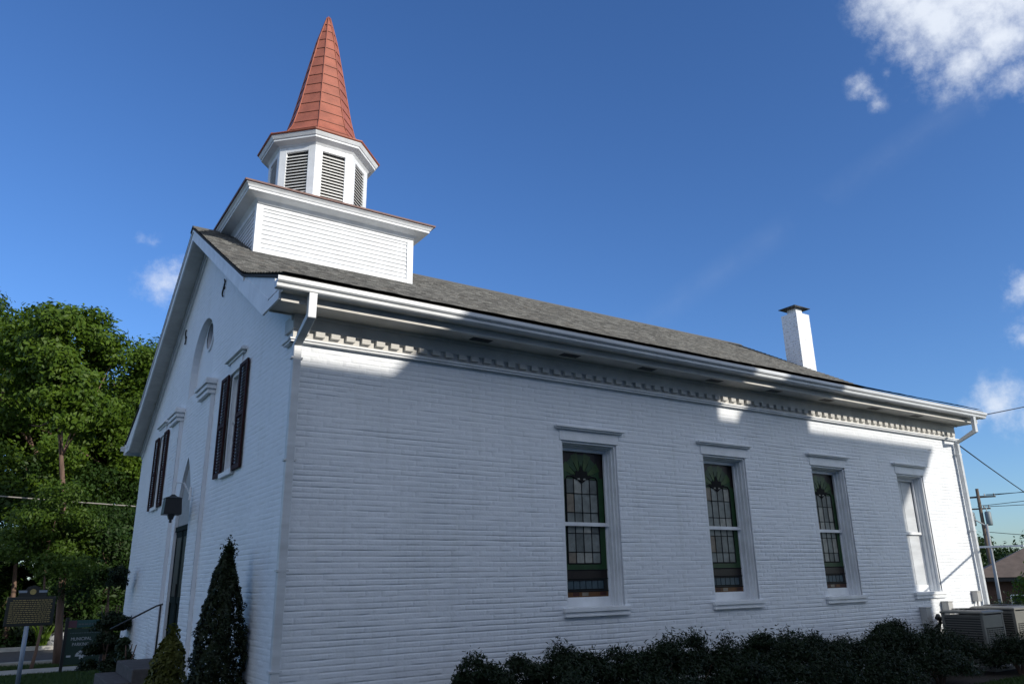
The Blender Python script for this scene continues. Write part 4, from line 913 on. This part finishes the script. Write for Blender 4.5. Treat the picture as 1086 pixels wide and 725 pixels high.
# ------------------------------------------------------------ historical marker
MKG = mat('marker_black_enamel', (.014, .017, .016), .55); GOLDP = mat('gold_lettering', (.34, .27, .10), .5, .15, 30); POSTM = mat('pale_blue_grey_post', (.22, .27, .34), .5, .08, 5); SILV = mat('silver_blue_emblem', (.22, .27, .34), .5)
mk = empty('historical_marker', (-1.60, 15.47, -.68)); mk.rotation_euler = (0, 0, R(-2)); tag(mk, 'black historical marker with gold text on a leaning pale grey post', 'historical marker')
d = MB(); d.box((-.53, -.03, 1.38), (.53, .03, 2.08)); d.box((-.50, -.035, 1.41), (.50, .035, 2.05)); d.build('panel', MKG, mk, .01)
d = MB(); rt = random.Random(3)
for r_ in range(12):
    z = 1.99 - r_ * .048; x = -.46 if r_ else -.40
    while x < .44 - (.06 if r_ == 0 else 0):
        l_ = rt.choice([.03, .045, .06, .08]); d.box((x, -.0385, z), (min(x + l_, .46), -.0352, z + .017)); x += l_ + .016
d.build('lettering', GOLDP, mk)
cr_ = [(-.32, 2.081), (.32, 2.081), (.30, 2.16), (.34, 2.25), (.17, 2.25), (.13, 2.32), (0, 2.36), (-.13, 2.32), (-.17, 2.25), (-.34, 2.25), (-.30, 2.16)]
d = MB(); d.poly([cr_], lambda u, v: (u, -.025, v)); d.poly([cr_], lambda u, v: (u, .025, v)); n_ = len(cr_); d.add([(u, -.025, v) for u, v in cr_] + [(u, .025, v) for u, v in cr_], [(i, (i + 1) % n_, n_ + (i + 1) % n_, n_ + i) for i in range(n_)]); em = d.build('crest', MKG, mk)
for u0 in (-.31, .13):
    d = MB(); d.box((u0, -.03, 2.18), (u0 + .18, -.0255, 2.235)); d.build('crest_scroll', SILV, em)
d = MB(); d.tube([(0, -.031, 2.20), (0, -.0255, 2.20)], .07, 12); d.build('crest_seal', GOLDP, em)
d = MB(); d.tube([(-.02, 0, -.1), (-.02, 0, 1.38)], .052, 12); d.build('post', POSTM, mk, smooth=True)

# ------------------------------------------------------------ parking sign
SGN = mat('dark_green_sign', (.010, .030, .024), .5); SGT = mat('sign_white', (.34, .38, .42), .5); SGR = mat('sign_plum_panel', (.07, .03, .045), .5); SGB = mat('sign_teal_panel', (.015, .06, .065), .5)
ps = empty('parking_sign', (-.08, 18.0, -.70)); tag(ps, 'dark green municipal parking sign between two black posts', 'sign')
d = MB(); d.box((-.46, -.025, .22), (.46, .025, 1.18)); d.build('board', SGN, ps, .006)
d = MB(); d.box((-.46, -.02, 1.20), (.46, .02, 1.40)); tb = d.build('top_board', SGB, ps, .004)
d = MB(); d.box((-.455, -.024, 1.205), (-.22, -.0205, 1.395)); d.build('plum_field', SGR, tb)
def text(s, size, loc, m, parent, w=1.):
    cu = bpy.data.curves.new('lettering', 'FONT'); cu.body = s; cu.size = size; cu.extrude = .001; cu.align_x = 'CENTER'
    o = bpy.data.objects.new('tmp', cu); C.objects.link(o); bpy.context.view_layer.update()
    me = bpy.data.meshes.new_from_object(o.evaluated_get(bpy.context.evaluated_depsgraph_get())); bpy.data.objects.remove(o); me.materials.append(m)
    q = bpy.data.objects.new('lettering', me); C.objects.link(q); q.parent = parent; q.rotation_euler = (R(90), 0, 0); q.location = loc; q.scale = (w, 1, 1); return q
text('MUNICIPAL', .12, (-.06, -.028, .86), SGT, ps, .85); text('PARKING', .12, (-.06, -.028, .715), SGT, ps, .85)
d = MB(); x = -.36
while x < .38: l_ = rt.choice([.03, .05]); d.box((x, -.0285, 1.045), (x + l_, -.0262, 1.07)); x += l_ + .018
x = -.18
while x < .42: l_ = rt.choice([.04, .06, .08]); d.box((x, -.024, 1.27), (x + l_, -.0212, 1.31)); x += l_ + .02
d.build('small_lettering', mat('sign_dull_text', (.06, .09, .10), .6), ps)
d = MB(); n_ = 20; d.poly([[(.16 * math.cos(math.pi * i / n_), .43 + .16 * math.sin(math.pi * i / n_)) for i in range(n_ + 1)]], lambda u, v: (u, -.0275, v)); d.box((-.05, -.0285, .36), (.05, -.0262, .43)); d.box((-.38, -.0285, .42), (-.27, -.0262, .47)); d.poly([[(.27, .42), (.40, .47), (.40, .50), (.27, .45)]], lambda u, v: (u, -.0275, v)); d.build('tree_emblem', SGT, ps)
for x in (-.51, .47):
    d = MB(); d.box((x, -.04, -.05), (x + .08, .04, 1.45)); d.box((x - .008, -.048, 1.45), (x + .088, .048, 1.48)); d.build('post', BLACK, ps, .006)

# ------------------------------------------------------------ wires, poles, far right
def wire(name, a, b, sag, r, label, group='overhead wires', n=16, m=BLACK):
    a = Vector(a); b = Vector(b); d = MB(); d.tube([a + (b - a) * t + Vector((0, 0, -sag * 4 * t * (1 - t))) for t in np.linspace(0, 1, n)], r, 6)
    return tag(d.build(name, m, smooth=True), label, 'wire', group)
wire('cable', (-14.0, 24.6, 5.35), (18.0, 20.6, 3.55), .12, .022, 'pale cable strung across the trees left of the church', None, m=mat('pale_cable', (.30, .28, .26), .6))
pb = (69.6, 26.4, -2.2)
pole = empty('utility_pole', pb); tag(pole, 'leaning wooden utility pole with crossarm and two transformers behind the rear downspout', 'utility pole')
d = MB(); d.tube([(0, 0, 0), (.05, -.1, 10.7)], [.19, .13], 10); d.build('shaft', WOODP, pole, smooth=True)
for z in (9.9, 8.9):
    d = MB(); v = Vector((.42, -.9, 0)).normalized(); w2 = 1.35 if z > 9.5 else .8
    d.hexa([(Vector((.15, 0, z)) + v * s1 + Vector((-.05 if k in (0, 3) else .05, 0, dz)))[:] for dz in (0, .12) for (s1, k) in ((-w2, 0), (-w2, 1), (w2, 2), (w2, 3))]); ca = d.build('crossarm', WOODP, pole)
    for s1 in (-w2 + .1, w2 - .1, w2 * .4):
        d = MB(); q = Vector((.15, 0, z + .12)) + v * s1; d.tube([q, q + Vector((0, 0, .22))], .05, 8); d.build('insulator', GREYP, ca)
for s1 in (-.62, .62):
    d = MB(); q = Vector((-.1, 0, 7.5)) + Vector((.42, -.9, 0)).normalized() * s1; d.tube([q, q + Vector((0, 0, .12)), q + Vector((0, 0, 1.1)), q + Vector((0, 0, 1.2))], [.22, .25, .25, .18], 14); tr = d.build('transformer', mat('transformer_grey_%d' % (s1 > 0), (.16, .20, .22), .5), pole, smooth=True)
    d = MB(); d.tube([q + Vector((.1, .1, 1.15)), q + Vector((.12, .1, 1.5))], .04, 6); d.build('bushing', GREYP, tr)
px, py, pz_ = pb
wl = ['uppermost wire from the utility pole crossarm to the right edge', 'second wire from the utility pole crossarm to the right edge', 'third, thin wire running right from the utility pole', 'lowest wire from the pole rising to the right', 'slack wire falling right from below the transformers']
for i, (z, z2, dy) in enumerate([(10.1, 11.4, -.9), (10.05, 12.2, .7), (9.2, 12.0, .1), (9.1, 10.2, -.5), (7.0, 5.0, 0)]):
    wire('power_line', (px + .3 * dy, py + dy, pz_ + z), (px + 4, py - 26 + dy, pz_ + z2), .5, .028, wl[i])
wire('service_drop', (14.5, -.25, 4.75), (27.5, 0.6, 7.4), .05, .012, 'thin wire rising right from the rear eave of the church')
wire('service_drop', (14.3, .2, 4.45), (70.2, 16.0, 3.6), .8, .014, 'slack wire falling away right from the rear eave of the church')
# metal light post near the rear
lp = empty('light_post', (42.6, 13.3, -1.6)); tag(lp, 'slim pale metal post with a long flat white arm, right of the wooden pole', 'light post')
d = MB(); d.tube([(0, 0, 0), (.05, -.1, 5.6)], [.10, .07], 8); d.build('shaft', mat('galvanised_post', (.30, .31, .32), .45), lp, smooth=True)
d = MB(); d.hexa([(-.5, .9, 4.36), (-.3, .9, 4.36), (.75, -1.5, 4.36), (.55, -1.5, 4.36), (-.5, .9, 4.46), (-.3, .9, 4.46), (.75, -1.5, 4.46), (.55, -1.5, 4.46)]); d.build('arm', WHITE2, lp)
d = MB(); d.tube([(.05, -.1, 5.5), (-.2, .4, 5.9), (-.25, .5, 5.8)], .04, 6); d.build('lamp_head', GREYP, lp)
lp2 = empty('sign_post', (41.6, 12.75, -1.6)); tag(lp2, 'second thinner pale post standing right beside the metal light post', 'post')
d = MB(); d.tube([(0, 0, 0), (.02, -.03, 4.3)], [.06, .05], 8); d.build('shaft', bpy.data.materials['galvanised_post'], lp2, smooth=True)
# house far right
TANR = mat('tan_roof_shingle', (.14, .105, .082), .9, .15, 2, .4, 10); BRN = mat('brown_brick_wall', (.07, .038, .028), .9, .2, 3, .4, 20)
hs = empty('brown_house', (56.5, 15.2, -2.3)); hs.rotation_euler = (0, 0, R(28)); tag(hs, 'brown brick house with a low tan hipped roof at the right edge', 'house')
d = MB(); d.box((-3.5, -9, 0), (5, 5.2, 3.2)); d.build('wall', BRN, hs)
d = MB(); d.box((-4.2, -9.7, 3.2), (5.7, 5.9, 3.45)); d.build('eave', BLACK, hs)
d = MB(); d.add([(-4.3, -9.8, 3.45), (5.8, -9.8, 3.45), (5.8, 6, 3.45), (-4.3, 6, 3.45), (.75, -5.2, 5.6), (.75, 1.6, 5.6)], [(0, 1, 4), (1, 2, 5, 4), (2, 3, 5), (3, 0, 4, 5), (0, 3, 2, 1)]); rf = d.build('roof', TANR, hs)
d = MB(); d.box((.2, -1.2, 5.0), (1.3, .2, 6.7)); d.build('chimney', BRN, rf)
for y in (-7, -4, -1, 2.5):
    d = MB(); d.box((-3.56, y, 1.0), (-3.49, y + 1.3, 2.4)); wn = d.build('window', WHITE, hs); d = MB(); d.box((-3.58, y + .08, 1.08), (-3.562, y + 1.22, 2.32)); d.build('pane', GLASSD, wn)
# far trees right
tree((89, 37, -3), 7.6, 5.0, .75, 41, 2, 'far dark tree behind the utility pole', .3, nc=60, per=260, cs=1.6, leaf=.22, group='far trees on the right')
tree((93, 30, -3), 8.0, 5.5, .75, 42, 2, 'far dark tree behind the roof of the brown house', .3, nc=60, per=260, cs=1.6, leaf=.22, group='far trees on the right')
tree((98, 22, -3), 8.4, 6, .75, 43, 2, 'far dark tree at the right edge behind the brown house', .3, nc=60, per=260, cs=1.6, leaf=.22, group='far trees on the right')
tree((84, 46, -3), 7.6, 5.5, .75, 44, 2, 'far dark tree hidden by the rear corner of the church', .3, nc=60, per=260, cs=1.6, leaf=.22, group='far trees on the right')
tree((34.6, 6.9, -1.4), 3.5, 1.3, .9, 51, 0, 'small bright green tree at the right edge before the brown house', .06, nc=34, per=300, cs=.5, leaf=.06, group='far trees on the right')
shrub('shrub', (38.5, 12.4, -1.5), 1.3, 1.6, 2.2, BOX_, 'dark shrub at the foot of the metal posts', 'shrub', 'shrubs behind the air conditioners', 301, .08, 4000)
shrub('shrub', (36, 9.6, -1.45), 1.3, 1.6, 1.9, BOX_, 'low dark shrub left of the small bright tree', 'shrub', 'shrubs behind the air conditioners', 302, .08, 4000)

# ------------------------------------------------------------ building across the lot behind the camera: casts the evening shade
nb = empty('brick_warehouse', (0, -14, 0)); tag(nb, 'blue grey painted brick warehouse with parapet blocks across the lot, behind the camera', 'warehouse')
RB_ = mat('blue_grey_painted_brick', (.40, .45, .53), .9, .2, 2, .4, 20)
OXS, OZS = TAN_A * 14, TAN_P * 14
zt = 4.06 + OZS; xr = 12.35 + OXS
d = MB(); d.box((-26, -9, -.2), (xr, 0, zt - .35)); d.build('wall', RB_, nb)
d = MB(); d.box((-26.6, -9.6, zt - .349), (xr + .75, -.001, zt - .06)); d.box((-26.6, -9.6, zt - .0595), (xr + .98, -.001, zt)); d.build('parapet', CONC, nb)
d = MB(); a0, a1, b1 = 1.25 + OXS, 1.75 + OXS, 7.0 + OXS; zh = 4.64 + OZS
d.add([(a0, -.001, zt), (b1, -.001, zt), (b1, -.001, zh), (a1, -.001, zh), (a0, -1.2, zt), (b1, -1.2, zt), (b1, -1.2, zh), (a1, -1.2, zh)], [(0, 1, 2, 3), (7, 6, 5, 4), (0, 3, 7, 4), (1, 5, 6, 2), (3, 2, 6, 7), (0, 4, 5, 1)]); d.build('raised_parapet', RB_, nb)
d = MB(); d.box((7.90 + OXS, -1.2, zt), (9.32 + OXS, -.001, zh)); d.build('chimney_stack', RB_, nb)
for i in range(9):
    x = -23 + i * 4.4
    d = MB(); d.box((x, -.01, 1.2), (x + 1.6, .03, 3.4)); wn = d.build('window', WHITE, nb); d = MB(); d.box((x + .1, .028, 1.3), (x + 1.5, .034, 3.3)); d.build('pane', GLASSD, wn)
# guy cable that throws a thin slanting shadow on the wall near the rear downspout
def shp(x, z, t): return (x + TAN_A * t, -t, z + TAN_P * t)
wire('guy_cable', shp(12.0, 1.12, 2.8), shp(16.6, 2.9, 2.8), 0, .022, 'grey guy cable slanting up beyond the right edge, near the air conditioners', None)
